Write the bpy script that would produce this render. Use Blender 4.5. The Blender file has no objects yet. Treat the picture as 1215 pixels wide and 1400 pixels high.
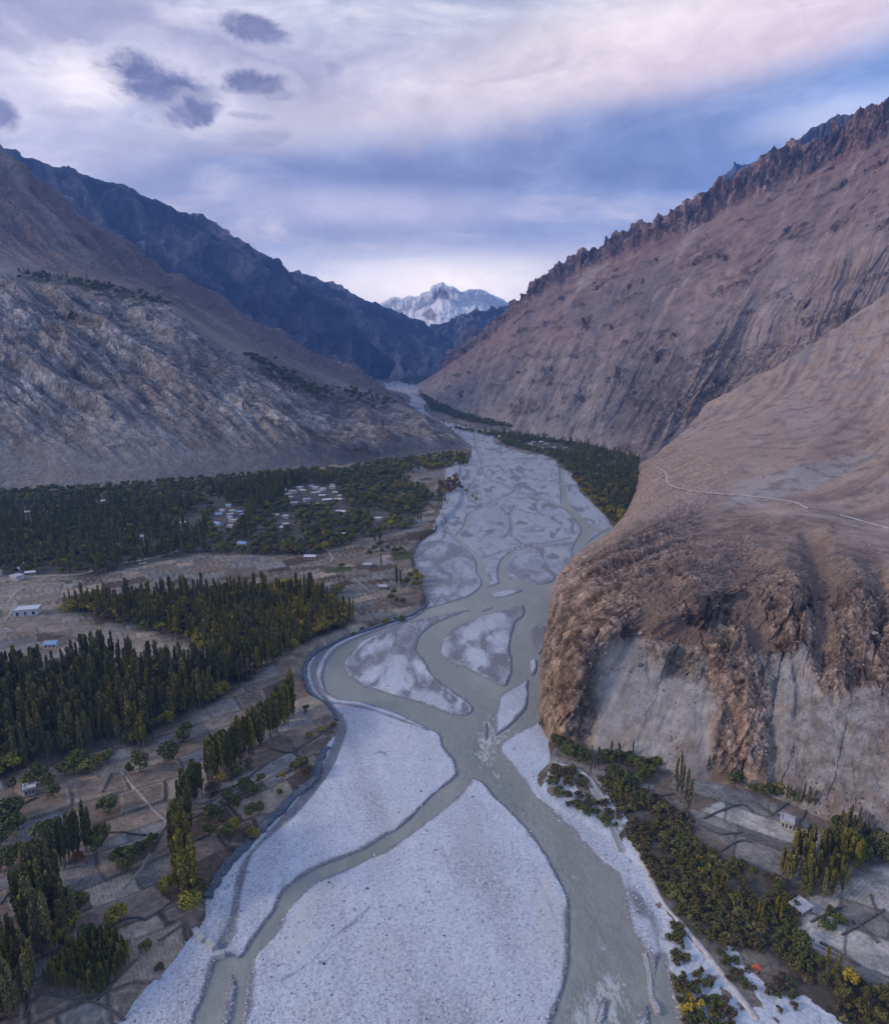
import bpy, math, random
import numpy as np
from mathutils import Vector
from mathutils.bvhtree import BVHTree

random.seed(7)
RS = np.random.RandomState(11)
scene = bpy.context.scene
COL = scene.collection

# ------------------------------------------------------------------ camera
F, CX, CY, HZ, CAMZ = 900.0, 607.5, 700.0, 487.0, 150.0     # focal length and horizon row in photo pixels, drone height
TH = math.atan((CY - HZ) / F)
cam_d = bpy.data.cameras.new("camera")
cam_d.sensor_fit = 'HORIZONTAL'
cam_d.sensor_width = 36.0
cam_d.lens = 36.0 * F / 1215.0
cam_d.clip_start = 1.0
cam_d.clip_end = 80000.0
cam = bpy.data.objects.new("camera", cam_d)
cam.location = (0, 0, CAMZ)
cam.rotation_euler = (math.pi / 2 - TH, 0, 0)
COL.objects.link(cam)
scene.camera = cam

ST, CT = math.sin(TH), math.cos(TH)

def ray(px, py):
    xc = (np.asarray(px, float) - CX) / F
    yc = -(np.asarray(py, float) - CY) / F
    return xc, CT + yc * ST, -ST + yc * CT

def Z(px, py, z):                      # the point at height z that is sighted at px, py
    dx, dy, dz = ray(px, py)
    t = (z - CAMZ) / dz
    return np.array((dx * t, dy * t, CAMZ + dz * t)).T

def D(px, py, y):                      # the point at distance y that is sighted at px, py
    dx, dy, dz = ray(px, py)
    t = y / dy
    return np.array((dx * t, y, CAMZ + dz * t)).T

def W(x, y, z):
    return np.array((x, y, z), float)

def project(P):
    x, y, z = P[..., 0], P[..., 1], P[..., 2] - CAMZ
    d = y * CT - z * ST
    u = y * ST + z * CT
    d = np.where(d > 1.0, d, 1.0)
    return CX + F * x / d, CY - F * u / d, d

# ------------------------------------------------------------------ noise
def _h(ix, iy, iz, seed):
    h = (ix.astype(np.uint32) * np.uint32(374761393) + iy.astype(np.uint32) * np.uint32(668265263)
         + iz.astype(np.uint32) * np.uint32(2147483647 - 5) * np.uint32(31) + np.uint32((seed * 1274126177) & 0xffffffff))
    h = (h ^ (h >> np.uint32(13))) * np.uint32(1274126177)
    h = (h ^ (h >> np.uint32(16))) * np.uint32(2246822519)
    return h ^ (h >> np.uint32(15))

def hash01(ix, iy, seed=0):
    ix = np.asarray(ix).astype(np.int64)
    iy = np.asarray(iy).astype(np.int64)
    return (_h(ix, iy, np.zeros_like(ix), seed) & np.uint32(0xffffff)).astype(np.float32) / 16777215.0

def noise3(x, y, z, seed=0):
    x = np.asarray(x, np.float32); y = np.asarray(y, np.float32) + 0 * x; z = np.asarray(z, np.float32) + 0 * x
    xf, yf, zf = np.floor(x), np.floor(y), np.floor(z)
    xi, yi, zi = xf.astype(np.int64), yf.astype(np.int64), zf.astype(np.int64)
    fx, fy, fz = x - xf, y - yf, z - zf
    ux, uy, uz = (t * t * t * (t * (t * 6 - 15) + 10) for t in (fx, fy, fz))
    out = 0
    for a in (0, 1):
        wx = ux if a else 1 - ux
        for b in (0, 1):
            wy = uy if b else 1 - uy
            for c in (0, 1):
                wz = uz if c else 1 - uz
                h = _h(xi + a, yi + b, zi + c, seed)
                gx = (h & np.uint32(1023)).astype(np.float32) / 511.5 - 1
                gy = ((h >> np.uint32(10)) & np.uint32(1023)).astype(np.float32) / 511.5 - 1
                gz = ((h >> np.uint32(20)) & np.uint32(1023)).astype(np.float32) / 511.5 - 1
                out = out + wx * wy * wz * (gx * (fx - a) + gy * (fy - b) + gz * (fz - c))
    return out * 1.3

def fbm(x, y, z=0.0, oct=5, seed=0, gain=0.5):
    x = np.asarray(x, np.float32)
    s, a, f, n = 0, 1.0, 1.0, 0.0
    for o in range(oct):
        s = s + a * noise3(x * f, np.asarray(y) * f, np.asarray(z) * f, seed + o * 17)
        n += a; a *= gain; f *= 2.03
    return s / n

def ridged(x, y, z=0.0, oct=5, seed=0, gain=0.5):
    x = np.asarray(x, np.float32)
    s, a, f, n = 0, 1.0, 1.0, 0.0
    for o in range(oct):
        s = s + a * (1 - np.abs(noise3(x * f, np.asarray(y) * f, np.asarray(z) * f, seed + o * 17)) * 2.2)
        n += a; a *= gain; f *= 2.03
    return s / n

def facets(x, y, z, size, seed=0, tilt=1.3):
    """broken rock: flat facets about size metres wide, each with its own height and tilt"""
    x = np.asarray(x, np.float32) / size; y = np.asarray(y, np.float32) / size; z = np.asarray(z, np.float32) / size
    xi, yi, zi = np.floor(x).astype(np.int64), np.floor(y).astype(np.int64), np.floor(z).astype(np.int64)
    best = np.full(x.shape, 1e9, np.float32); val = np.zeros(x.shape, np.float32)
    for a in (-1, 0, 1):
        for b in (-1, 0, 1):
            for c in (-1, 0, 1):
                h = _h(xi + a, yi + b, zi + c, seed); g = _h(xi + a, yi + b, zi + c, seed + 5)
                ox = x - (xi + a + (h & np.uint32(1023)).astype(np.float32) / 1023)
                oy = y - (yi + b + ((h >> np.uint32(10)) & np.uint32(1023)).astype(np.float32) / 1023)
                oz = z - (zi + c + ((h >> np.uint32(20)) & np.uint32(1023)).astype(np.float32) / 1023)
                d = ox * ox + oy * oy + oz * oz
                gx = (g & np.uint32(255)).astype(np.float32) / 127.5 - 1; gy = ((g >> np.uint32(8)) & np.uint32(255)).astype(np.float32) / 127.5 - 1
                gz = ((g >> np.uint32(16)) & np.uint32(255)).astype(np.float32) / 127.5 - 1; gh = ((g >> np.uint32(24)) & np.uint32(255)).astype(np.float32) / 255 - .5
                v = gh + tilt * .5 * (gx * ox + gy * oy + gz * oz)
                m = d < best; best = np.where(m, d, best); val = np.where(m, v, val)
    return val

def sstep(a, b, x):
    t = np.clip((np.asarray(x) - a) / (b - a), 0, 1)
    return t * t * (3 - 2 * t)

def lerp(a, b, t):
    return a + (b - a) * t

# ------------------------------------------------------------------ distance fields
def seg_dist(X, Y, pts, closed):
    best = np.full(X.shape, 1e9, np.float32)
    par = np.zeros(X.shape, np.float32)
    n = len(pts)
    for i in range(n if closed else n - 1):
        ax, ay = pts[i][:2]; bx, by = pts[(i + 1) % n][:2]
        dx, dy = bx - ax, by - ay
        t = np.clip(((X - ax) * dx + (Y - ay) * dy) / (dx * dx + dy * dy + 1e-9), 0, 1)
        d = np.hypot(X - ax - t * dx, Y - ay - t * dy)
        m = d < best
        best = np.where(m, d, best)
        par = np.where(m, i + t, par)
    return best, par

def inside(X, Y, pts):
    r = np.zeros(X.shape, bool)
    n = len(pts)
    for i in range(n):
        ax, ay = pts[i][:2]; bx, by = pts[(i + 1) % n][:2]
        if ay == by: continue
        c = ((ay > Y) != (by > Y)) & (X < (bx - ax) * (Y - ay) / (by - ay) + ax)
        r ^= c
    return r

def smooth_poly(pts, closed=True, k=4):
    P = np.array(pts, float); n = len(P); out = []
    for i in range(n if closed else n - 1):
        if closed:
            p0, p1, p2, p3 = P[(i - 1) % n], P[i], P[(i + 1) % n], P[(i + 2) % n]
        else:
            p0, p1, p2, p3 = P[max(i - 1, 0)], P[i], P[i + 1], P[min(i + 2, n - 1)]
        for j in range(k):
            t = j / k
            out.append(0.5 * (2 * p1 + (p2 - p0) * t + (2 * p0 - 5 * p1 + 4 * p2 - p3) * t * t + (3 * p1 - p0 - 3 * p2 + p3) * t ** 3))
    if not closed: out.append(P[-1])
    return np.array(out)

def on_floor(pts, z=0.0):
    P = np.array(pts, float)
    Q = Z(P[:, 0], P[:, 1], z)
    Q = Q[:, :2] if Q.ndim == 2 else Q
    return np.concatenate([Q, P[:, 2:]], 1) if P.shape[1] > 2 else Q

def poly_sdf(X, Y, pts, pad):          # negative inside
    out = np.full(X.shape, float(pad), np.float32)
    lo, hi = pts[:, :2].min(0) - pad, pts[:, :2].max(0) + pad
    m = (X > lo[0]) & (X < hi[0]) & (Y > lo[1]) & (Y < hi[1])
    if m.any():
        d, _ = seg_dist(X[m], Y[m], pts, True)
        out[m] = np.where(inside(X[m], Y[m], pts), -d, np.minimum(d, pad))
    return out

def line_sdf(X, Y, pts, pad):          # pts carry a half width as third value
    out = np.full(X.shape, float(pad), np.float32)
    lo, hi = pts[:, :2].min(0) - pad - pts[:, 2].max(), pts[:, :2].max(0) + pad + pts[:, 2].max()
    m = (X > lo[0]) & (X < hi[0]) & (Y > lo[1]) & (Y < hi[1])
    if m.any():
        d, p = seg_dist(X[m], Y[m], pts, False)
        w = np.interp(p, np.arange(len(pts)), pts[:, 2])
        out[m] = np.minimum(d - w, pad)
    return out

# ------------------------------------------------------------------ scene helpers
def tag(o, label=None, cat=None, group=None, kind=None):
    if label: o['label'] = label
    if cat: o['category'] = cat
    if group: o['group'] = group
    if kind: o['kind'] = kind
    return o

def empty(name, loc, rz=0.0, s=1.0):
    o = bpy.data.objects.new(name, None)
    o.location = loc; o.rotation_euler = (0, 0, rz); o.scale = (s, s, s)
    o.empty_display_size = 0.5
    COL.objects.link(o)
    return o

def link(name, me, parent=None):
    o = bpy.data.objects.new(name, me)
    COL.objects.link(o)
    if parent is not None: o.parent = parent
    return o

def np_mesh(name, V, Q, mat=None, smooth=True, attrs=None):
    V = np.asarray(V, np.float32); Q = np.asarray(Q, np.int32)
    me = bpy.data.meshes.new(name)
    k = Q.shape[1]
    me.vertices.add(len(V)); me.vertices.foreach_set("co", V.ravel())
    me.loops.add(Q.size); me.loops.foreach_set("vertex_index", Q.ravel())
    me.polygons.add(len(Q))
    me.polygons.foreach_set("loop_start", np.arange(0, Q.size, k, dtype=np.int32))
    me.polygons.foreach_set("loop_total", np.full(len(Q), k, np.int32))
    me.update(calc_edges=True)
    me.polygons.foreach_set("use_smooth", np.full(len(Q), smooth, bool))
    for an, arr in (attrs or {}).items():
        arr = np.asarray(arr, np.float32)
        if arr.ndim == 1:
            a = me.attributes.new(an, 'FLOAT', 'POINT'); a.data.foreach_set("value", arr)
        else:
            if arr.shape[1] == 3: arr = np.concatenate([arr, np.ones((len(arr), 1), np.float32)], 1)
            a = me.attributes.new(an, 'FLOAT_COLOR', 'POINT'); a.data.foreach_set("color", arr.ravel())
    if mat: me.materials.append(mat)
    return me

def grid_quads(nr, nc):
    i = np.arange(nr * nc).reshape(nr, nc)
    return np.stack([i[:-1, :-1], i[:-1, 1:], i[1:, 1:], i[1:, :-1]], -1).reshape(-1, 4)

class MB:                               # collects boxes, bars and ribbons into one mesh
    def __init__(s): s.v = []; s.f = []
    def add(s, V, Fs):
        n = len(s.v); s.v += [tuple(map(float, v)) for v in V]; s.f += [tuple(i + n for i in f) for f in Fs]
    def box(s, cx, cy, cz, sx, sy, sz, rz=0.0, taper=1.0):
        c, q = math.cos(rz), math.sin(rz); V = []
        for z, k in ((cz - sz / 2, 1), (cz + sz / 2, taper)):
            for a, b in ((-1, -1), (1, -1), (1, 1), (-1, 1)):
                x, y = a * sx / 2 * k, b * sy / 2 * k
                V.append((cx + c * x - q * y, cy + q * x + c * y, z))
        s.add(V, [(3, 2, 1, 0), (4, 5, 6, 7), (0, 1, 5, 4), (1, 2, 6, 5), (2, 3, 7, 6), (3, 0, 4, 7)])
    def tube(s, pts, rad, n=6):
        rings = []
        for i, p in enumerate(pts):
            p = Vector(p); q = Vector(pts[min(i + 1, len(pts) - 1)]); o = Vector(pts[max(i - 1, 0)])
            t = (q - o).normalized()
            a = t.orthogonal().normalized(); b = t.cross(a)
            rings.append([p + (a * math.cos(2 * math.pi * k / n) + b * math.sin(2 * math.pi * k / n)) * rad[i] for k in range(n)])
        V = [v for r in rings for v in r]; Fs = []
        for i in range(len(rings) - 1):
            for k in range(n):
                Fs.append((i * n + k, i * n + (k + 1) % n, (i + 1) * n + (k + 1) % n, (i + 1) * n + k))
        Fs.append(tuple(range(n))[::-1]); Fs.append(tuple((len(rings) - 1) * n + k for k in range(n)))
        s.add(V, Fs)
    def wall(s, P, w, h, jag=0.0):       # an upright wall along world points, following their z
        P = [np.array(p, float) for p in P]; n = len(P); V = []
        for i, p in enumerate(P):
            d = P[min(i + 1, n - 1)] - P[max(i - 1, 0)]; d[2] = 0; d /= (np.linalg.norm(d) + 1e-9)
            nrm = np.array((-d[1], d[0], 0))
            hh = h * (1 + jag * random.uniform(-1, 1)); j = nrm * jag * w * random.uniform(-.5, .5)
            V += [p - nrm * w * .6 - (0, 0, .6) + j, p - nrm * w * .5 + (0, 0, hh) + j, p + nrm * w * .5 + (0, 0, hh * .96) + j, p + nrm * w * .6 - (0, 0, .6) + j]
        Fs = []
        for i in range(n - 1):
            a, b = i * 4, i * 4 + 4
            for k in range(3): Fs.append((a + k, a + k + 1, b + k + 1, b + k))
        Fs.append((3, 2, 1, 0)); Fs.append(tuple((n - 1) * 4 + k for k in range(4)))
        s.add(V, Fs)
    def mesh(s, name, mat, smooth=False):
        me = bpy.data.meshes.new(name); me.from_pydata(s.v, [], s.f); me.update()
        if smooth: me.polygons.foreach_set("use_smooth", [True] * len(me.polygons))
        me.materials.append(mat)
        return me
    def build(s, name, mat, parent=None, smooth=False):
        return link(name, s.mesh(name, mat, smooth), parent)

# ------------------------------------------------------------------ node helpers
class NT:
    def __init__(s, tree): s.t = tree; s.n = tree.nodes; s.l = tree.links
    def new(s, t, **kw):
        n = s.n.new(t)
        for k, v in kw.items(): setattr(n, k, v)
        return n
    def put(s, sock, v):
        if isinstance(v, bpy.types.NodeSocket): s.l.new(v, sock)
        elif isinstance(v, (tuple, list)):
            v = tuple(v)
            if len(sock.default_value) == 4 and len(v) == 3: v = v + (1,)
            sock.default_value = v
        else: sock.default_value = v
    def m(s, op, a, b=None, c=None, clamp=False):
        n = s.new('ShaderNodeMath', operation=op, use_clamp=clamp); s.put(n.inputs[0], a)
        if b is not None: s.put(n.inputs[1], b)
        if c is not None: s.put(n.inputs[2], c)
        return n.outputs[0]
    def vm(s, op, a, b=None):
        n = s.new('ShaderNodeVectorMath', operation=op); s.put(n.inputs[0], a)
        if b is not None: s.put(n.inputs[1], b)
        return n.outputs[0]
    def mix(s, f, a, b, mode='MIX'):
        n = s.new('ShaderNodeMix', data_type='RGBA', blend_type=mode); s.put(n.inputs[0], f); s.put(n.inputs[6], a); s.put(n.inputs[7], b)
        return n.outputs[2]
    def noise(s, vec, scale, detail=4.0, rough=0.55, dist=0.0, col=False):
        n = s.new('ShaderNodeTexNoise'); s.put(n.inputs['Vector'], vec)
        n.inputs['Scale'].default_value = scale; n.inputs['Detail'].default_value = detail
        n.inputs['Roughness'].default_value = rough; n.inputs['Distortion'].default_value = dist
        return n.outputs[1 if col else 0]
    def vor(s, vec, scale, feature='F1', out='Distance', rnd=1.0):
        n = s.new('ShaderNodeTexVoronoi', feature=feature); s.put(n.inputs['Vector'], vec); n.inputs['Scale'].default_value = scale
        n.inputs['Randomness'].default_value = rnd
        return n.outputs[out]
    def step(s, x, a, b):
        n = s.new('ShaderNodeMapRange', interpolation_type='SMOOTHSTEP'); s.put(n.inputs[0], x); s.put(n.inputs[1], a); s.put(n.inputs[2], b)
        return n.outputs[0]
    def attr(s, name, out):
        n = s.new('ShaderNodeAttribute', attribute_name=name); return n.outputs[out]
    def pos(s): return s.new('ShaderNodeNewGeometry').outputs['Position']
    def obj(s): return s.new('ShaderNodeTexCoord').outputs['Object']
    def scale(s, v, x, y, z):
        n = s.new('ShaderNodeMapping'); s.put(n.inputs[0], v); n.inputs['Scale'].default_value = (x, y, z); return n.outputs[0]
    def bump(s, h, strength, dist):
        n = s.new('ShaderNodeBump'); s.put(n.inputs['Height'], h); n.inputs['Strength'].default_value = strength; n.inputs['Distance'].default_value = dist
        return n.outputs[0]

def material(name, rough=0.9, spec=0.25):
    m = bpy.data.materials.new(name); m.use_nodes = True
    nt = NT(m.node_tree); b = m.node_tree.nodes['Principled BSDF']
    b.inputs['Roughness'].default_value = rough
    b.inputs['Specular IOR Level'].default_value = spec
    return m, nt, b

def simple_mat(name, col, var=0.25, scale=1.5, rough=0.9, bump=0.3, bdist=0.05, spec=0.2):
    m, nt, b = material(name, rough, spec)
    n = nt.noise(nt.obj(), scale, 5)
    dk = tuple(c * (1 - var) for c in col); lt = tuple(min(1, c * (1 + var)) for c in col)
    nt.put(b.inputs['Base Color'], nt.mix(nt.step(n, .3, .7), dk, lt))
    if bump: nt.put(b.inputs['Normal'], nt.bump(n, bump, bdist))
    return m
HAZE, EXPO = 9.5e-5, 0.45
# ================================================================== THE VALLEY FLOOR
BED = [(166,1397),(190,1363),(230,1325),(253,1293),(273,1270),(282,1253),(283,1227),(297,1200),(320,1170),(347,1143),(373,1117),(407,1083),
       (430,1064),(438,1037),(448,1018),(462,1000),(460,983),(447,963),(430,953),(418,933),(417,907),(437,887),(473,870),(517,855),(560,840),
       (580,830),(582,813),(571,787),(567,760),(577,740),(597,727),(613,710),(630,690),(633,670),(626,655),(640,632),(645,612),(637,604),(617,587),(597,575),
       (579,566),(560,558),(553,552),(562,544),(550,537),(523,530),(525,524),(545,522),(570,527),(572,536),(570,542),(585,548),(578,556),(587,568),(605,577),(628,581),(649,587),
       (677,591),(672,603),(689,612),(720,621),(750,623),(760,629),(761,638),(781,647),(781,655),(790,661),(791,672),(800,680),(815,694),(828,707),(838,723),(860,740),(830,790),(800,860),(785,940),
       (760,990),(749,1010),(751,1040),(743,1050),(733,1068),(751,1101),(764,1112),(790,1124),(827,1147),(845,1163),(860,1179),(876,1200),(890,1230),
       (900,1253),(907,1293),(913,1333),(923,1373),(935,1420),(960,1520),(1010,1850),(-200,1850),(40,1520),(120,1440)]
WMAIN = [(690,1850),(735,1500),(755,1397),(767,1367),(777,1327),(780,1293),(780,1247),(775,1223),(763,1197),(747,1167),(723,1133),(700,1110),(677,1087),(663,1070),
         (648,1063),(634,1062),(627,1054),(623,1040),(607,1020),(600,1002),(573,988),(533,970),(493,958),(453,951),(443,930),(445,910),(460,888),(487,873),(527,858),
         (567,844),(585,834),(640,816),(667,803),(690,795),(704,790),(727,799),(753,797),(790,785),(790,850),(775,930),(745,968),(738,982),(700,1005),(681,1020),
         (700,1050),(723,1078),(760,1117),(793,1150),(827,1183),(847,1200),(855,1240),(860,1262),(873,1290),(888,1310),(893,1345),(897,1385),(900,1500),(930,1850)]
WSIDE = [(640,1068),(627,1083),(603,1107),(553,1143),(503,1173),(437,1203),(413,1220),(393,1243),(370,1280),(343,1317),(335,1363),(322,1430),(290,1520),(200,1850),(60,1850),(215,1500),(255,1420),
         (263,1400),(273,1380),(290,1333),(296,1312),(312,1306),(330,1309),(350,1280),(377,1243),(390,1217),(423,1193),(460,1177),(500,1160),(553,1127),(573,1107),(600,1080),(618,1068),(632,1056)]
WRIGHT = [(903,1310),(912,1340),(922,1380),(938,1440),(960,1560),(920,1560),(899,1385),(896,1350)]
ISLANDS = [
    [(668,812),(690,806),(715,806),(700,813),(680,817)],
    [(655,836),(675,828),(668,834)],
    [(722,905),(732,900),(735,915),(728,924),(722,918)],
    [(665,985),(668,1000),(664,1012),(660,998)],
    [(643,833),(617,843),(587,857),(573,873),(570,890),(580,900),(590,920),(607,935),(633,953),(647,967),(640,977),(617,977),(590,968),(560,957),(523,947),(487,933),(470,915),(473,897),(493,878),(533,858),(587,842)],
    [(600,883),(605,898),(620,908),(633,912),(667,929),(690,938),(698,923),(701,905),(697,885),(701,865),(706,850),(717,840),(715,826),(687,833),(653,843),(617,860)],
    [(722,862),(735,852),(747,860),(748,872),(738,895),(729,885)],
    [(720,928),(723,937),(720,967),(700,990),(677,1006),(675,987),(678,960),(687,947)],
    [(823,1360),(832,1372),(826,1397),(812,1402)],
    [(883,1370),(890,1400),(880,1430),(862,1420),(868,1395)],
    [(316,1330),(324,1350),(316,1400),(300,1420),(305,1370)],
]
DRY = [[(543,898),(557,910),(563,933),(547,950),(527,947),(515,937)],[(488,930),(510,913),(520,917),(507,933)],[(557,952),(573,942),(620,963),(617,975),(587,967)],[(567,900),(587,917),(587,923),(570,917)],[(500,883),(533,870),(537,880),(493,898)],[(613,943),(633,953),(630,958)],
       [(630,863),(657,845),(690,840),(693,857),(667,862),(647,877),(630,882)],[(673,873),(687,860),(698,867),(697,883),(683,892),(675,887)],[(643,887),(663,890),(667,903),(650,917),(642,907)],[(600,880),(613,870),(617,893),(607,900)],
       [(597,780),(617,763),(643,767),(653,790),(637,790),(600,790)],[(583,753),(610,743),(607,760),(587,760)],[(593,806),(607,800),(620,807),(600,813)],[(576,770),(588,770),(586,777)],[(700,770),(730,752),(787,747),(790,757),(760,768),(735,780)],[(723,793),(753,780),(770,773),(757,790)],[(630,812),(648,800),(655,806),(640,815)]]
THREADS = [
    [(604,716,1.5),(613,727,4),(640,750,7),(656,767,9),(657,781,10),(664,797,9),(650,813,9),(623,823,8),(583,834,7)],
    [(712,668,1.5),(697,675,3),(673,687,5),(643,702,5),(637,717,5),(626,731,5)],
    [(693,802,16),(686,782,11),(690,766,9),(705,753,8),(747,743,7),(783,735,9)],
    [(764,634,1.5),(767,648,5),(770,670,10),(773,690,14),(790,707,18),(803,723,24),(795,740,22),(787,752,14),(788,770,12),(760,798,14)],
    [(650,603,4),(658,628,5),(667,653,5),(687,661,7),(707,671,8),(740,682,9),(772,693,9)],
    [(632,582,2),(640,586,3),(649,591,5),(652,604,5)],
    [(658,640,3),(700,648,3),(735,655,3),(768,660,3)],
    [(650,655,3),(640,675,3),(655,690,3),(690,690,3),(720,700,3),(760,706,4)],
    [(690,735,3),(700,722,3),(697,705,3),(705,690,3)],
    [(664,762,3),(700,750,3),(735,742,3)],
    [(560,562,4),(580,568,3),(600,577,3),(640,585,4)],
    [(545,535,3),(556,545,3),(560,553,3)],
    [(835,724,14),(815,737,14),(795,752,12)],
]
WETPOLY = [
    ([(567,750),(600,738),(640,752),(652,775),(655,795),(645,815),(590,830),(578,815),(568,790)], .8),
    ([(610,745),(630,760),(640,785),(625,800),(600,795),(605,770)], .6),
    ([(643,833),(587,842),(533,858),(497,880),(473,897),(470,915),(487,933),(523,947),(560,957),(590,968),(617,978),(642,978),(648,966),(633,952),(607,935),(590,920),(572,892),(575,870),(605,848)], .85),
    ([(563,890),(590,920),(607,935),(633,953),(645,975),(618,968),(590,945),(565,930),(560,905)], .6),
    ([(598,883),(617,858),(653,842),(687,832),(716,826),(717,840),(706,850),(701,890),(698,923),(690,938),(660,925),(620,908),(604,898)], .85),
    ([(690,775),(705,757),(745,745),(790,740),(790,760),(755,797),(720,797),(700,787)], .75),
    ([(705,828),(720,824),(722,842),(705,850),(690,842)], .8),
    ([(847,1200),(870,1215),(892,1237),(903,1262),(908,1302),(896,1308),(884,1262),(862,1250)], .85),
    ([(895,1300),(910,1300),(935,1420),(905,1440)], .8),
    ([(323,1320),(338,1330),(330,1420),(290,1440),(300,1380)], .8),
    ([(288,1268),(312,1250),(330,1290),(330,1308),(296,1312)], .7),
    ([(722,862),(735,852),(747,860),(748,872),(738,895),(729,885)], .95),
    ([(650,690),(690,680),(700,720),(670,730)], .35),
]
WETLINE = [
    ([(640,830,3),(560,842,4),(500,858,6),(455,880,10),(432,905,11),(430,930,10),(445,955,9),(462,980,12),(466,1000,14),(456,1030,14),(440,1062,16),(413,1096,15),(387,1122,14),(358,1150,10),(338,1175,10),(326,1213,13),(318,1257,11),(306,1290,18)], .8),
    ([(448,960,7),(500,968,6),(550,985,6),(585,998,6)], .7),
    ([(385,1222,6),(410,1212,6),(425,1205,5)], .6),
    ([(512,1234,2.5),(495,1252,3),(480,1265,3),(455,1283,4),(443,1300,4),(432,1313,4),(405,1330,4),(385,1340,4)], .55),
    ([(650,1090,2),(690,1140,3),(735,1200,3),(762,1260,3)], .35),([(560,1180,2),(600,1240,2),(620,1320,2)], .22),([(480,1010,2),(540,1040,3),(580,1060,2)], .3),([(430,1240,2),(480,1190,2),(540,1160,2)], .3),([(480,1320,3),(450,1370,3),(430,1420,3)], .35),([(680,1150,3),(700,1250,4),(690,1340,4)], .2),
    ([(530,1033,3),(520,1028,4),(512,1031,3)], .5),
    ([(383,1195,4),(390,1200,5),(384,1210,4)], .5),
    ([(567,1125,4),(520,1148,5),(460,1172,4),(425,1190,3)], .4),
]
def fat(px_line):                       # pixel widths on the floor turned into metres
    out = []
    for x, y, w in px_line:
        p = Z(x, y, 0); q = Z(x + w / 2, y, 0)
        out.append((p[0], p[1], max(.4, (q[0] - p[0]) * (.62 if y < 760 else 1))))
    return smooth_poly(out, False, 3)

bed_w = smooth_poly(on_floor(BED), True, 3)
wmain_w = smooth_poly(on_floor(WMAIN), True, 3)
wside_w = smooth_poly(on_floor(WSIDE), True, 3)
wright_w = smooth_poly(on_floor(WRIGHT), True, 3)
isl_w = [smooth_poly(on_floor(p), True, 3) for p in ISLANDS]
thr_w = [fat(l) for l in THREADS]
wetp_w = [(smooth_poly(on_floor(p), True, 2), v) for p, v in WETPOLY]
dry_w = [smooth_poly(on_floor(p), True, 2) for p in DRY]
wetl_w = [(fat(l), v) for l, v in WETLINE if v > 0]

LIGHT_SOIL = [[(236,714),(262,696),(284,704),(280,724),(242,724)],[(284,678),(302,674),(322,694),(296,700)],[(22,690),(45,700),(50,712),(30,704)],[(180,722),(196,730),(200,745),(186,738)],[(130,678),(148,676),(150,688),(136,688)],[(-60,775),(60,770),(110,765),(100,800),(70,830),(110,850),(190,865),(265,890),(240,915),(150,880),(60,865),(-60,860)],
              [(235,945),(290,965),(350,1000),(310,1010),(265,985)],[(410,905),(430,880),(480,870),(520,857),(480,850),(420,880)],
              [(268,1270),(230,1240),(255,1225),(283,1228)]]
PALE_FIELD = [[(940,1115),(1000,1082),(1060,1092),(1125,1130),(1095,1175),(1020,1165),(955,1125)],[(1060,1240),(1130,1215),(1230,1165),(1330,1200),(1330,1420),(1230,1400),(1150,1320),(1100,1280)]]
WHITE_GRAVEL = [[(880,1228),(905,1232),(930,1262),(985,1322),(1025,1360),(1075,1400),(1120,1440),(1000,1440),(975,1390),(930,1340),(905,1300)],
                [(1000,1285),(1035,1325),(1060,1350),(1100,1350),(1180,1410),(1100,1430),(1050,1370),(1010,1320),(985,1290)],
                [(750,1040),(800,1080),(830,1100),(860,1150),(875,1200),(840,1160),(790,1124),(735,1090)],
                [(818,1060),(845,1085),(875,1150),(900,1200),(910,1235),(890,1230),(866,1180),(840,1120)],
                [(610,640),(640,630),(640,680),(612,715),(590,725),(605,690)]]
WOODS = [
    [(-90,925),(60,925),(150,900),(230,922),(330,915),(395,895),(400,890),(325,945),(270,972),(215,1000),(195,1028),(160,1015),(120,1028),(50,1045),(0,1065),(-90,1085)],
    [(75,832),(140,823),(250,816),(340,811),(430,811),(485,850),(440,870),(395,892),(330,905),(260,880),(190,860),(100,838)],
    [(-60,677),(0,673),(120,667),(220,660),(290,655),(420,644),(460,643),(520,636),(565,660),(592,680),(560,722),(500,737),(440,758),(350,760),(280,758),(200,772),(110,790),(0,784),(-60,792)],
    [(600,583),(660,592),(720,598),(800,610),(873,630),(870,665),(852,715),(838,718),(828,700),(800,675),(785,650),(760,630),(740,620),(690,608),(680,598),(640,590)],
    [(815,1062),(870,1075),(905,1095),(945,1120),(940,1150),(1000,1180),(1060,1200),(1090,1235),(1090,1290),(1150,1330),(1260,1380),(1260,1440),(1150,1400),(1110,1350),(1060,1310),(980,1290),(930,1270),(905,1220),(870,1170),(840,1110)],
]
GREEN = [[(530,757),(560,754),(566,765),(540,763)],[(80,794),(98,793),(98,798),(82,799)],[(440,776),(478,775),(482,782),(446,785)]]
def polys_w(L, z=2.5): return [on_floor(p, z) for p in L]
light_w, pale_w, white_w, woods_w, green_w = map(polys_w, (LIGHT_SOIL, PALE_FIELD, WHITE_GRAVEL, WOODS, GREEN))

def zone(X, Y, polys, soft, seed):      # 1 inside, ragged edge
    d = np.full(X.shape, 1e6, np.float32)
    for p in polys: d = np.minimum(d, poly_sdf(X, Y, p, soft * 4))
    d = d + soft * 1.2 * fbm(X / (soft * 2.2), Y / (soft * 2.2), 0, 4, seed)
    return 1 - sstep(-soft * .4, soft * .4, d)

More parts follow.
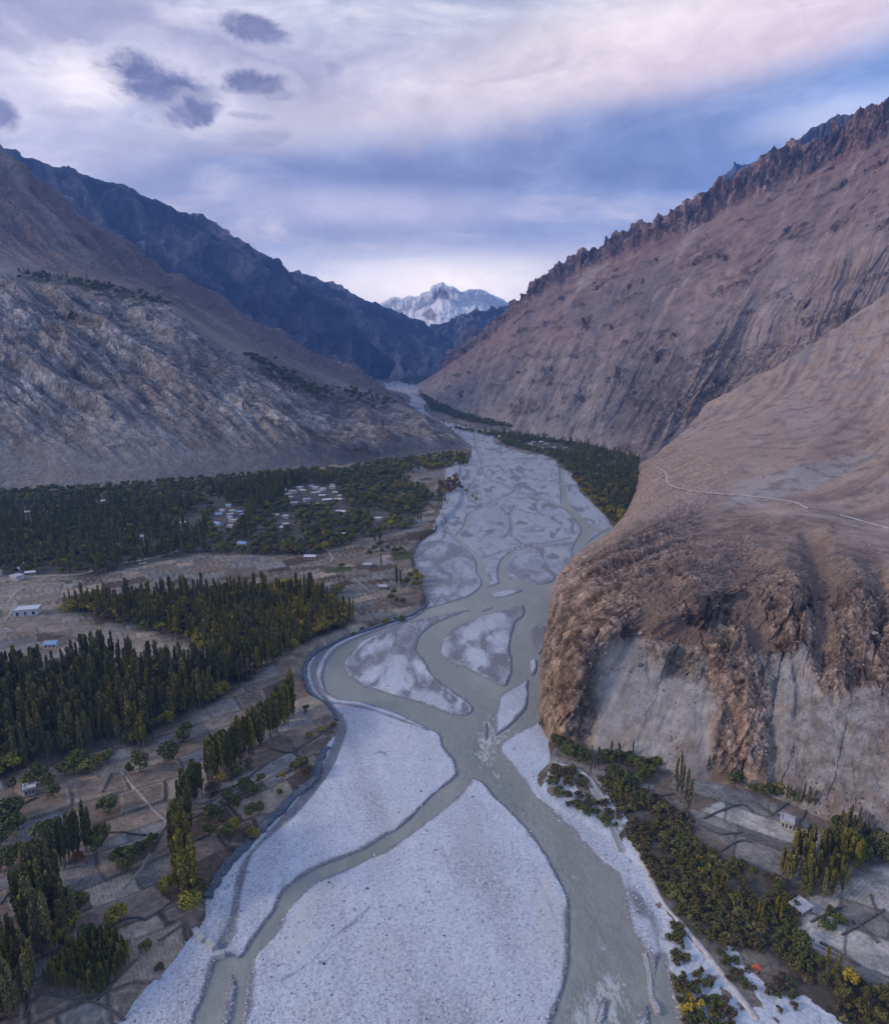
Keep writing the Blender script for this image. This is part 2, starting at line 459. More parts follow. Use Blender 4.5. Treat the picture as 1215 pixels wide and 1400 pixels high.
def water_sdf(X, Y):
    d = poly_sdf(X, Y, wmain_w, 30)
    for p in (wside_w, wright_w): d = np.minimum(d, poly_sdf(X, Y, p, 30))
    for p in isl_w: d = np.maximum(d, -poly_sdf(X, Y, p, 30))
    for l in thr_w: d = np.minimum(d, line_sdf(X, Y, l, 30))
    return d

def fields(X, Y):                       # terraced plots: colour, distance to the plot edge, terrace height
    rx = np.where(X < 0, 0.62, -0.5)
    c, s = np.cos(rx), np.sin(rx)
    a = c * X + s * Y; b = -s * X + c * Y
    wx = 10 * fbm(X / 60, Y / 60, 0, 2, 5); wy = 10 * fbm(X / 60, Y / 60, 3.3, 2, 6)
    a = a + wx; b = b + wy
    size = np.clip(np.hypot(X, Y) / 420, .75, 1.35)
    wb = 10.0
    # bands of unequal width
    bi = np.floor(b / wb); off = (hash01(bi, bi * 0, 3) - .5) * 6
    f = b - bi * wb
    nxt = wb + (hash01(bi + 1, bi * 0, 3) - .5) * 6
    low = f < off; high = f > nxt
    bi = bi - low + high
    lo = bi * wb + (hash01(bi, bi * 0, 3) - .5) * 6
    hi = (bi + 1) * wb + (hash01(bi + 1, bi * 0, 3) - .5) * 6
    wa = 10 + 16 * hash01(bi, bi * 0, 4)
    sh = hash01(bi, bi * 0, 9) * 50
    aj = np.floor((a + sh) / wa)
    fa = (a + sh) - aj * wa
    e = np.minimum(np.minimum(b - lo, hi - b), np.minimum(fa, wa - fa))
    h1, h2, h3 = hash01(aj, bi, 21), hash01(aj, bi, 22), hash01(aj, bi, 23)
    return h1, h2, h3, e

def floor_parts(X, Y):
    X = np.asarray(X, np.float32); Y = np.asarray(Y, np.float32)
    sb = poly_sdf(X, Y, bed_w, 60)
    sb = sb + .8 * fbm(X / 6, Y / 6, 0, 3, 31)
    wd = water_sdf(X, Y) + 1.1 * fbm(X / 7, Y / 11, 0, 5, 32, .6)
    return sb, wd

def floor_z(X, Y, parts=None):
    X = np.asarray(X, np.float32); Y = np.asarray(Y, np.float32)
    sb, wd = parts or floor_parts(X, Y)
    h1, h2, h3, e = fields(X, Y)
    landh = np.where(X < 20, 2.4, .7)
    terr = np.where(X < 20, 1.0, .5) * (h2 - .3) * sstep(0, .7, e)
    land = landh + terr * sstep(4, 10, sb) + .25 * fbm(X / 25, Y / 25, 0, 3, 40)
    bar = .35 * fbm(X / 22, Y / 60, 0, 4, 41) + .10 * fbm(X / 3.0, Y / 4.0, 0, 3, 42)
    bar = bar * sstep(0, 12, wd) + .12
    wet = np.zeros(X.shape, np.float32)
    for l, v in wetl_w:
        wet = np.maximum(wet, v * (1 - sstep(-1.5, .8, line_sdf(X, Y, l, 12))))
    bar = bar - .55 * wet
    bar = np.where(wd < 3, lerp(bar, np.maximum(bar, .05), 1 - sstep(1.5, 3, wd)), bar)
    bed = lerp(bar, -1.3, sstep(1.0, -1.1, wd))
    return np.where(sb > 0, lerp(np.maximum(bed, -.2), land, sstep(0, 3.2, sb)), bed)

# ---- grid: denser close to the drone, long cells far up the valley
pys = np.concatenate([np.arange(1790, 1432, -7), np.arange(1430, 524, -1.7), 524 - np.cumsum(np.linspace(1.6, .5, 28))])
pxs = np.concatenate([np.arange(-620, -152, 7), np.arange(-150, 1366, 1.7), np.arange(1370, 1830, 7)])
GX, GY = np.meshgrid(pxs, pys)
P0 = Z(GX, GY, 0.0)
X, Y = P0[..., 0].astype(np.float32), P0[..., 1].astype(np.float32)
sb, wd = floor_parts(X, Y)
zf = floor_z(X, Y, (sb, wd))
h1, h2, h3, fe = fields(X, Y)
fa_ = h3 * 6.28; fur = (np.cos(.62 + (h2 > .5) * 1.57) * X + np.sin(.62 + (h2 > .5) * 1.57) * Y).astype(np.float32)
wet = np.zeros(X.shape, np.float32)
rag = fbm(X / 9, Y / 20, 0, 4, 50)
for p, v in wetp_w:
    d = poly_sdf(X, Y, p, 25) + 5 * rag
    streak = .72 + 1.1 * fbm(X / 9 + 3.5 * rag, Y / 40 + rag, 0, 5, 52, .6)
    wet = np.maximum(wet, v * (1 - sstep(-3, 2.5, d)) * np.clip(streak, .25, 1.15))
for p in dry_w:
    d = poly_sdf(X, Y, p, 25) + 7 * rag + 6 * fbm(X / 5 + rag, Y / 14, 0, 5, 53, .6)
    wet = wet * lerp(.12 + .3 * sstep(-.1, .3, fbm(X / 7 + 2 * rag, Y / 24, 0, 4, 54)), 1, sstep(-4.0, 4.0, d))
for l, v in wetl_w:
    d = line_sdf(X, Y, l, 12) + 1.6 * rag
    wet = np.maximum(wet, v * (1 - sstep(-1.2, 1.2, d)))
edge = np.clip(1.25 - wd / np.clip(1.4 + 3.2 * fbm(X / 9, Y / 12, 0, 4, 55) + Y / 600, .4, 4), 0, 1)
wet = np.maximum(wet, (.85 - .3 * sstep(330, 480, Y)) * edge)
# braided threads between the bars, upstream only
up = sstep(330, 480, Y)
thr = ridged(X / 30 + .7 * fbm(X / 26, Y / 55, 0, 3, 60), Y / 110, 0, 3, 61, .5)
wet = np.maximum(wet, up * .85 * sstep(.74, .86, thr))
thr2 = ridged(X / 16 + .6 * fbm(X / 14, Y / 30, 0, 3, 65), Y / 60, 4, 3, 66, .5)
wet = np.maximum(wet, (.25 + .75 * up) * sstep(150, 330, Y) * .5 * sstep(.78, .9, thr2) * sstep(-.1, .2, fbm(X / 40, Y / 80, 2, 3, 67)))
pat = fbm(X / 30, Y / 90, 0, 5, 63)
sw = fbm(X / 26 + 1.6 * fbm(X / 40, Y / 80, 0, 3, 68), Y / 95 + 1.2 * fbm(X / 50, Y / 70, 5, 3, 69), 0, 5, 63, .6)
wet = np.maximum(wet, up * (.5 * sstep(.05, .4, sw) + .45 * sstep(.06, .015, np.abs(sw - .02)) + .3 * sstep(.04, .01, np.abs(sw + .17))))
# cobbly (darker) lanes on the near bars
cob = sstep(-.12, .38, fbm(X / 16 + .25 * Y / 16, Y / 48, 0, 5, 64))

soil = np.array((.185, .148, .112)); grey = np.array((.205, .196, .185)); tan = np.array((.32, .265, .20)); dark = np.array((.105, .078, .056))
k = h1[..., None]
fc = np.where(k < .42, soil, np.where(k < .74, grey, np.where(k < .86, tan, dark)))
fc = fc * (.75 + .5 * h3[..., None])
fc = fc * (1 + .35 * fbm(X / 4, Y / 4, 0, 4, 70))[..., None]
far_l = sstep(250, 420, Y)[..., None] * (X < 0)[..., None]
fc = lerp(fc, fc * np.array((.80, .80, .78)), far_l)
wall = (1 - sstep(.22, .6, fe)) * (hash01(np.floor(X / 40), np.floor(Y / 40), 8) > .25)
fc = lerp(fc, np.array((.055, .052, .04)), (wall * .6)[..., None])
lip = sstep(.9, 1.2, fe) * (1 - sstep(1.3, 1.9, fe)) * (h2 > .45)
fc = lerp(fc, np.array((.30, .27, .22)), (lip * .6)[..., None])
zl = zone(X, Y, light_w, 5, 71); fc = lerp(fc, fc * .55 + np.array((.13, .115, .09)), zl[..., None])
rl = (X > 20) & (sb > 0)
scrub = np.array((.165, .140, .110)) * (1 + .9 * fbm(X / 7, Y / 7, 0, 4, 72))[..., None]
fc = np.where(rl[..., None], scrub, fc)
q1, q2, q3 = h1[..., None], h2[..., None], h3[..., None]
plots = np.where(q1 < .4, np.array((.17, .135, .105)), np.where(q1 < .75, np.array((.22, .205, .185)), np.array((.12, .095, .072)))) * (.8 + .4 * q3)
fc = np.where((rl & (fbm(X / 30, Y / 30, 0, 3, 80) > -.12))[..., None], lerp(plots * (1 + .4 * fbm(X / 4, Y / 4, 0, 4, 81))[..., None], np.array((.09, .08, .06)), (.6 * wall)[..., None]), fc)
zp = zone(X, Y, pale_w, 3, 73)
pl = (np.array((.30, .28, .25)) * (.45 + 1.0 * h3[..., None])) * (1 + .5 * fbm(X / 5, Y / 5, 0, 4, 79))[..., None]
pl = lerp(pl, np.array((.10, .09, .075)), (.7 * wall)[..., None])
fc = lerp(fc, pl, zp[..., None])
zw = zone(X, Y, woods_w, 9, 74); fc = lerp(fc, np.array((.075, .068, .052)) * (1 + .5 * fbm(X / 6, Y / 6, 0, 3, 75))[..., None], (.85 * zw)[..., None])
zg = zone(X, Y, green_w, 2.5, 76); fc = lerp(fc, np.array((.06, .075, .022)), zg[..., None])
zwh = zone(X, Y, white_w, 3.0, 77)
bmask = np.maximum(1 - sstep(-.6, .9, sb), zwh * sstep(-.35, .25, fbm(X / 8, Y / 8, 0, 4, 78) + .18))
far_litter = sstep(1300, 1800, Y)[..., None]
fc = lerp(fc, np.array((.10, .085, .07)), far_litter * .6)
fc = np.clip(fc, .01, .8)

V = np.stack([X, Y, zf], -1).reshape(-1, 3)
ground_me = np_mesh("ground", V, grid_quads(*X.shape), None, True,
                    {"bed": bmask.ravel(), "wet": np.clip(wet, 0, 1).ravel(), "cob": cob.ravel(), "fcol": fc.reshape(-1, 3), "fur": fur.ravel()})

m, nt, b = material("valley_floor", .92, .2)
pos = nt.pos()
fine = nt.noise(pos, 1.1, 6, .7)
fine2 = nt.noise(nt.scale(pos, 1, .55, 1), .35, 6, .65)
spk = nt.vor(pos, 1.3)
big = nt.noise(nt.scale(pos, .02, .008, .02), 1.0, 5, .6)
dry = nt.mix(nt.step(fine, .30, .68), (.355, .382, .428), (.555, .585, .63))
dry = nt.mix(nt.m('MULTIPLY', nt.step(fine2, .45, .75), .55), dry, (.65, .665, .69))
cobc = nt.mix(nt.step(fine, .32, .66), (.22, .24, .285), (.50, .51, .53))
dry = nt.mix(nt.m('MULTIPLY', nt.attr("cob", 'Fac'), .9), dry, cobc)
dry = nt.mix(nt.m('MULTIPLY', nt.step(spk, .22, .10), .4), dry, (.20, .20, .22))
dry = nt.mix(nt.m('MULTIPLY', nt.step(big, .52, .66), .45), dry, (.36, .36, .37))
sand = nt.noise(nt.scale(pos, .045, .022, .04), 1.0, 6, .6, .5)
dry = nt.mix(nt.m('MULTIPLY', nt.step(sand, .54, .64), .55), dry, (.50, .485, .46))
sp_ = nt.new('ShaderNodeSeparateXYZ'); nt.put(sp_.inputs[0], pos)
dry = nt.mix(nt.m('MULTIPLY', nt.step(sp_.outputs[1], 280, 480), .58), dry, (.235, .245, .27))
wetc = nt.mix(nt.step(fine, .3, .7), (.125, .127, .14), (.245, .245, .26))
wa = nt.m('ADD', nt.attr("wet", 'Fac'), nt.m('MULTIPLY', nt.m('SUBTRACT', fine2, .5), .35))
bedc = nt.mix(nt.step(wa, .12, .72), dry, wetc)
gn = nt.noise(pos, .9, 6, .7)
land = nt.mix(1.0, nt.attr("fcol", 'Color'), nt.mix(nt.m('ADD', nt.m('MULTIPLY', nt.step(gn, .3, .7), .6), nt.m('MULTIPLY', nt.step(nt.noise(pos, .22, 5, .65), .35, .65), .4)), (.55, .55, .55), (1.5, 1.48, 1.45)), 'MULTIPLY')
fr = nt.m('SINE', nt.m('ADD', nt.m('MULTIPLY', nt.attr("fur", 'Fac'), 6.3), nt.m('MULTIPLY', nt.noise(pos, .3, 2), 3.0)))
land = nt.mix(1.0, land, nt.mix(nt.m('MULTIPLY', nt.step(fr, -1, 1), nt.step(nt.noise(pos, .06, 2), .42, .62)), (1.0, 1.0, 1.0), (.82, .82, .83)), 'MULTIPLY')
ba = nt.m('ADD', nt.attr("bed", 'Fac'), nt.m('MULTIPLY', nt.m('SUBTRACT', fine2, .5), .5))
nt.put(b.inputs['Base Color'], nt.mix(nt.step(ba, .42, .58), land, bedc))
nt.put(b.inputs['Roughness'], nt.m('SUBTRACT', .95, nt.m('MULTIPLY', nt.attr("wet", 'Fac'), .25)))
nt.put(b.inputs['Normal'], nt.bump(nt.m('ADD', fine, nt.m('MULTIPLY', fine2, 1.5)), .55, .35))
ground_me.materials.append(m)
tag(link("ground", ground_me), kind="structure")

# ---- the river: one flat sheet that the carved bed cuts into channels
wpy = pys[::3]; wpx = pxs[::3]
WX, WY = np.meshgrid(wpx, wpy)
Pw = Z(WX, WY, -.45)
wX, wY = Pw[..., 0].astype(np.float32), Pw[..., 1].astype(np.float32)
wsb = poly_sdf(wX, wY, bed_w, 40)
RAPID = [([(690,980,60),(655,1040,50),(690,1075,40),(740,1130,40),(800,1230,50),(830,1310,70),(820,1400,110),(800,1500,120)], 1.0)]
rap = np.zeros(wX.shape, np.float32)
for l, v in RAPID: rap = np.maximum(rap, v * (1 - sstep(-10, 6, line_sdf(wX, wY, fat(l), 20))))
hot = zone(wX, wY, [on_floor(p, 0) for p in ([(800,1350),(830,1325),(860,1345),(850,1400),(820,1420),(790,1400)],[(770,1400),(790,1360),(800,1420)],[(840,1330),(880,1370),(865,1420),(840,1400)],[(690,1090),(720,1110),(730,1125),(700,1105)],[(655,960),(700,1000),(690,1060),(650,1040)])], 5, 83)
Q = grid_quads(*wX.shape)
keep = (wsb.ravel()[Q].min(1) < 6) & (wY.ravel()[Q].max(1) < 3800)
flowdir = np.zeros_like(rap)
wme = np_mesh("river_water", np.stack([wX, wY, np.full(wX.shape, -.45)], -1).reshape(-1, 3), Q[keep], None, True,
              {"rapid": np.clip(.55 * rap + .6 * hot * rap, 0, 1).ravel()})
m, nt, b = material("silty_water", .2, .4)
pos = nt.pos()
wv = nt.noise(nt.scale(pos, 1, .6, 1), .55, 6, .62, .6)
wl = nt.noise(nt.scale(pos, .05, .018, 1), 1.0, 4)
fo = nt.noise(nt.scale(pos, .42, .16, 1), 1.0, 8, .68, 1.2)
fo2 = nt.noise(nt.scale(pos, 1.3, .55, 1), 1.0, 5, .7, .8)
rp = nt.attr("rapid", 'Fac')
th = nt.m('SUBTRACT', .695, nt.m('MULTIPLY', rp, .22))
fm = nt.m('MULTIPLY', nt.step(nt.m('ADD', nt.m('MULTIPLY', fo, .62), nt.m('MULTIPLY', fo2, .38)), nt.m('SUBTRACT', th, .05), nt.m('ADD', th, .05)), nt.step(rp, .02, .3))
body = nt.mix(nt.step(wl, .35, .7), (.215, .228, .202), (.295, .30, .265))
body = nt.mix(nt.step(wv, .35, .7), nt.mix(.35, body, (.15, .16, .14)), body)
nt.put(b.inputs['Base Color'], nt.mix(nt.m('MULTIPLY', fm, .7), body, (.55, .56, .56)))
nt.put(b.inputs['Roughness'], nt.m('ADD', .3, nt.m('MULTIPLY', fm, .5)))
nt.put(b.inputs['Normal'], nt.bump(nt.m('ADD', nt.m('MULTIPLY', wv, nt.m('ADD', .5, rp)), nt.m('MULTIPLY', fo, nt.m('ADD', .3, rp))), .8, .8))
wme.materials.append(m)
tag(link("river_water", wme), kind="structure")
# ================================================================== SLOPES AND MOUNTAINS
def crom(P, n, w=None):
    """Catmull-Rom along axis 0 of P (k, ..., 3), n samples shared out by w (length of each span)"""
    k = len(P)
    w = np.ones(k - 1) if w is None else np.maximum(w, 1e-3)
    cum = np.concatenate([[0], np.cumsum(w)])
    s = np.interp(np.linspace(0, cum[-1], n), cum, np.arange(k))
    i = np.minimum(s.astype(int), k - 2); t = (s - i).reshape((-1,) + (1,) * (P.ndim - 1))
    a, b1, c, d = P[np.maximum(i - 1, 0)], P[i], P[i + 1], P[np.minimum(i + 2, k - 1)]
    return .5 * (2 * b1 + (c - a) * t + (2 * a - 5 * b1 + 4 * c - d) * t * t + (3 * b1 - a - 3 * c + d) * t ** 3), s

def loft(ctrl, nc, nr):
    C = np.array(ctrl, float)                       # columns, rows, 3
    px, py, _ = project(C)
    wc = np.hypot(np.diff(px, axis=0), np.diff(py, axis=0)).mean(1)
    wr = np.hypot(np.diff(px, axis=1), np.diff(py, axis=1)).mean(0)
    A, sc = crom(C, nc, np.clip(wc, 8, 200))
    B, sr = crom(A.transpose(1, 0, 2), nr, np.clip(wr, 12, 200))
    return B, sr, sc                                # rows, columns, 3

def normals(G):
    du = np.gradient(G, axis=1); dv = np.gradient(G, axis=0)
    n = np.cross(du, dv)
    n /= np.linalg.norm(n, axis=-1, keepdims=True) + 1e-9
    return np.where(n[..., 2:3] < 0, -n, n)

def arclen(G, axis):
    d = np.linalg.norm(np.diff(G, axis=axis), axis=-1)
    c = np.cumsum(d, axis=axis)
    return np.concatenate([np.zeros_like(np.take(c, [0], axis)), c], axis)

def rock_mat(name, fscale, bstrength, bdist, spots=0.0, vz=1.0):
    m, nt, b = material(name, .95, .12)
    pos = nt.pos()
    c = nt.attr("albedo", 'Color')
    n1 = nt.noise(pos, fscale, 7, .68)
    wv = nt.new('ShaderNodeVectorMath', operation='ADD'); nt.put(wv.inputs[0], nt.scale(pos, 1, 1, vz))
    nt.put(wv.inputs[1], nt.vm('SCALE', nt.noise(pos, fscale * 1.5, 3, .6, 0, True))); wv.inputs[1].links[0].from_node.inputs['Scale'].default_value = .9 / fscale
    cr = nt.vor(wv.outputs[0], fscale * 1.3, 'DISTANCE_TO_EDGE')
    cr2 = nt.vor(wv.outputs[0], fscale * 3.7, 'DISTANCE_TO_EDGE')
    n2 = nt.m('ADD', nt.m('MULTIPLY', nt.step(cr, 0, .22), .5), nt.m('MULTIPLY', nt.step(cr2, 0, .3), .35))
    f = nt.m('ADD', nt.m('MULTIPLY', n1, .75), nt.m('MULTIPLY', n2, .28))
    k = nt.mix(nt.step(f, .34, .76), (.45, .44, .45), (1.45, 1.45, 1.43))
    k0 = nt.mix(nt.step(nt.noise(pos, fscale * 5, 6, .75), .32, .68), (.78, .78, .78), (1.22, 1.22, 1.2))
    k = nt.mix(nt.attr("crag", 'Fac'), k0, k)
    col = nt.mix(1.0, c, k, 'MULTIPLY')
    if spots:
        v = nt.vor(pos, spots)
        n3 = nt.noise(pos, spots * .12, 3)
        col = nt.mix(nt.m('MULTIPLY', nt.step(v, .26, .14), nt.step(n3, .45, .65)), col, nt.mix(1.0, c, (.42, .40, .42), 'MULTIPLY'))
    nt.put(b.inputs['Base Color'], col)
    nt.put(b.inputs['Normal'], nt.bump(nt.m('MULTIPLY', f, nt.m('ADD', .25, nt.m('MULTIPLY', nt.attr('crag', 'Fac'), .75))), bstrength, bdist))
    return m

def make_slope(name, G, albedo, mat, crag=None, smooth=True):
    nr, nc = G.shape[:2]
    me = np_mesh(name, G.reshape(-1, 3), grid_quads(nr, nc), mat, smooth, {"albedo": np.clip(albedo, .008, .9).reshape(-1, 3), "crag": np.broadcast_to(1.0 if crag is None else crag, (nr, nc)).ravel()})
    o = link(name, me); tag(o, kind="structure")
    return o

def rgb(*c): return np.array(c, float)
def mixc(a, b, t): return a + (b - a) * np.clip(t, 0, 1)[..., None]
def pxzone(px, py, poly, soft, seed, wx=1.0, wy=1.0):   # on which part of the slope a kind of rock lies
    d = poly_sdf(px.astype(np.float32), py.astype(np.float32), np.array(poly, float), soft * 6)
    d = d + soft * 1.6 * fbm(px / (soft * 3 * wx), py / (soft * 3 * wy), 0, 4, seed)
    return 1 - sstep(-soft * .6, soft * .6, d)

# ---------------------------------------------------------------- near left slope with its terrace
FZ = 1.5
def FL(px, py): return Z(px, py, FZ)
def back(p, dy, z): return W(p[0] * (1 + dy / p[1]), p[1] + dy, z)
ML = []
def colL(f, *rest, bz=-120):
    c = [FL(*f) * W(.985, .985, 0) + W(0, 0, -9), FL(*f)] + [D(*r) for r in rest]
    c.append(back(c[-1], 500, c[-1][2] + bz)); ML.append(c)
colL((-300, 706), (-300, 540, 840), (-300, 352, 1040), (-300, 336, 1130), (-290, 230, 1320), (-260, 70, 1600))
colL((-150, 690), (-150, 535, 860), (-150, 360, 1080), (-150, 348, 1150), (-140, 255, 1360), (-130, 140, 1640))
colL((0, 672), (0, 520, 880), (0, 374, 1120), (0, 362, 1200), (0, 290, 1420), (0, 213, 1680))
colL((110, 667), (90, 525, 900), (70, 390, 1130), (65, 375, 1220), (62, 312, 1500), (62, 256, 1750))
colL((210, 660), (180, 530, 915), (140, 399, 1150), (132, 386, 1250), (127, 348, 1550), (128, 316, 1850))
colL((300, 650), (260, 540, 930), (228, 419, 1180), (215, 407, 1300), (192, 378, 1650), (182, 350, 1950))
colL((380, 643), (350, 560, 940), (308, 477, 1220), (298, 457, 1400), (270, 420, 1750), (238, 379, 2100))
colL((440, 638), (410, 575, 950), (362, 503, 1230), (352, 484, 1480), (328, 445, 1900), (296, 411, 2250))
colL((500, 629), (480, 587, 980), (430, 535, 1260), (412, 514, 1560), (394, 482, 2050), (369, 456, 2600))
colL((560, 622), (545, 592, 1070), (503, 549, 1320), (488, 532, 1600), (470, 514, 2200), (448, 504, 2850), bz=-60)
colL((606, 617), (598, 597, 1100), (565, 564, 1290), (550, 555, 1560), (530, 543, 2050), (503, 527, 2900), bz=-30)
colL((628, 613), (622, 604, 1125), (604, 585, 1250), (588, 573, 1520), (556, 557, 2050), (522, 533, 2900), bz=-20)
colL((640, 612), (638, 610.5, 1125), (628, 604, 1210), (600, 584, 1530), (562, 562, 2050), (526, 537, 2900), bz=-20)
G, sr, sc = loft(ML, 560, 430)
h = arclen(G, 0); s = arclen(G, 1)
s0 = s[s.shape[0] // 3][None, :] + 0 * h
px, py, _ = project(G)
N = normals(G)
hh = G[..., 2]
rr = np.broadcast_to(sr[:, None], h.shape)          # row coordinate: 1 foot, 3 shoulder, 4 back of the terrace, 6 skyline
sk = s0 + .55 * h
wp = 40 * fbm(s0 / 160, h / 160, 0, 3, 101)
rill = ridged((sk + wp) / 105, h / 420, 0, 4, 102, .45)
rill2 = ridged((sk + .6 * wp) / 34, h / 150, 1.7, 4, 103, .5)
rill3 = ridged((sk + .3 * wp) / 12, h / 45, 4.1, 3, 104)
low = sstep(1.0, 2.1, rr) * (1 - sstep(2.85, 3.1, rr))
hi = sstep(4.0, 4.8, rr)
nose = 1 - sstep(10.2, 11.6, np.broadcast_to(sc[None, :], h.shape)) * .75
dist = G[..., 1]
amp = (low * 1.0 + hi * 1.25 * np.clip(dist / 1500, .8, 1.8)) * nose * (1 - .85 * sstep(5.7, 6.1, rr))
d = amp * (30 * (rill - .62) * (.4 + 1.1 * sstep(-.2, .3, fbm(s0 / 260, h / 260, 9, 2, 160))) + 9 * (rill2 - .6) + 5 * (rill3 - .6)) + amp * 26 * fbm(G[..., 0] / 190, dist / 190, hh / 190, 3, 161) + amp * 9 * fbm(G[..., 0] / 70, dist / 70, hh / 70, 6, 105, .55)
wq = 14 * fbm(G[..., 0] / 40, dist / 40, hh / 40, 3, 150)
fc1 = facets(sk + wq, h * .45 + wq, 0 * h, 26, 151); fc2 = facets(sk + .5 * wq, h * .5, 0 * h + 3, 9, 152)
d = d + amp * (3 * fc1 + 2.0 * fc2)
d = d + sstep(5.3, 6, rr) * 8 * fbm(s0 / 22, h / 22, 0, 4, 106)
d = d + (1 - np.maximum(low, hi)) * 1.2 * fbm(G[..., 0] / 18, dist / 18, hh / 18, 4, 107)
# hard bands of conglomerate crop out under the terrace
band = ridged(hh / 34 + .5 * fbm(s0 / 200, h / 90, 0, 3, 108), s0 / 900, 0, 3, 109)
d = d + low * 5 * sstep(.75, .95, band) * sstep(1.9, 2.6, rr)
GL = G + N * d[..., None]
GL[..., 2] = np.where(rr < .99, G[..., 2], GL[..., 2])
px, py, _ = project(GL)
A = np.broadcast_to(rgb(.235, .205, .185), G.shape).copy()
cv = fbm(sk / 70 + wp / 90, h / 260, 0, 5, 110)
A = mixc(A, rgb(.40, .375, .35), low * sstep(.02, .38, cv + .25 * (rill2 - .6)) * (.45 + .55 * (1 - sstep(2.2, 3, rr))))
A = mixc(A, rgb(.225, .175, .135), low * sstep(.05, .35, fbm(s0 / 90, h / 110, 2, 4, 111)) * .8)
A = mixc(A, rgb(.43, .405, .38), low * pxzone(px, py, [(-100,560),(60,500),(200,560),(330,520),(420,600),(440,650),(-100,690)], 22, 130, .4, 1.3) * sstep(-.1, .25, fbm(sk / 26, h / 160, 0, 5, 112)) * .75)
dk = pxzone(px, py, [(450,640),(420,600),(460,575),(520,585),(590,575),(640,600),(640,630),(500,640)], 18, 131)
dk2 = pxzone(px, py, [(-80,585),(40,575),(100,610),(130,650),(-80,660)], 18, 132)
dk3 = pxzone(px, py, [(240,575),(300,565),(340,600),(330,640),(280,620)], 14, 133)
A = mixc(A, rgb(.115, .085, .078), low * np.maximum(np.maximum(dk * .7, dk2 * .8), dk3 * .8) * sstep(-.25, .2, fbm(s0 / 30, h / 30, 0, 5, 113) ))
A = mixc(A, rgb(.26, .25, .25), low * sstep(.8, .95, band) * sstep(1.8, 2.5, rr) * .5)
uc = mixc(np.broadcast_to(rgb(.185, .140, .122), G.shape), rgb(.27, .225, .20), sstep(0, .35, fbm(sk / 80, h / 380, 0, 5, 114)))
uc = mixc(uc, rgb(.085, .066, .062), sstep(.12, .4, fbm(s0 / 60, h / 60, 7, 5, 115)) * .8)
A = mixc(A, uc, sstep(3.7, 4.3, rr))
bench = sstep(2.9, 3.1, rr) * (1 - sstep(3.9, 4.2, rr))
A = mixc(A, rgb(.24, .215, .185), bench * (.55 + .5 * fbm(s0 / 20, h / 20, 0, 3, 116)))
vg = pxzone(px, py, [(20,368),(110,378),(200,398),(235,415),(150,410),(100,392),(40,384)], 5, 134)
vg2 = pxzone(px, py, [(338,482),(375,495),(420,512),(470,535),(540,550),(520,560),(440,545),(390,530),(358,512)], 6, 135)
A = mixc(A, rgb(.055, .052, .034), np.maximum(vg, vg2) * .85 * sstep(-.35, .1, fbm(s0 / 14, h / 14, 0, 3, 117)))
A = A * np.clip(1 + .55 * low * (fc2 + .6 * fc1), .5, 1.6)[..., None]
A = A * (1 + .25 * fbm(G[..., 0] / 9, dist / 9, hh / 9, 4, 118))[..., None]
hillside = make_slope("hillside", GL, A, rock_mat("left_slope_rock", .085, .7, 4.0, .22), np.clip(.35 + .4 * low, 0, 1), False)

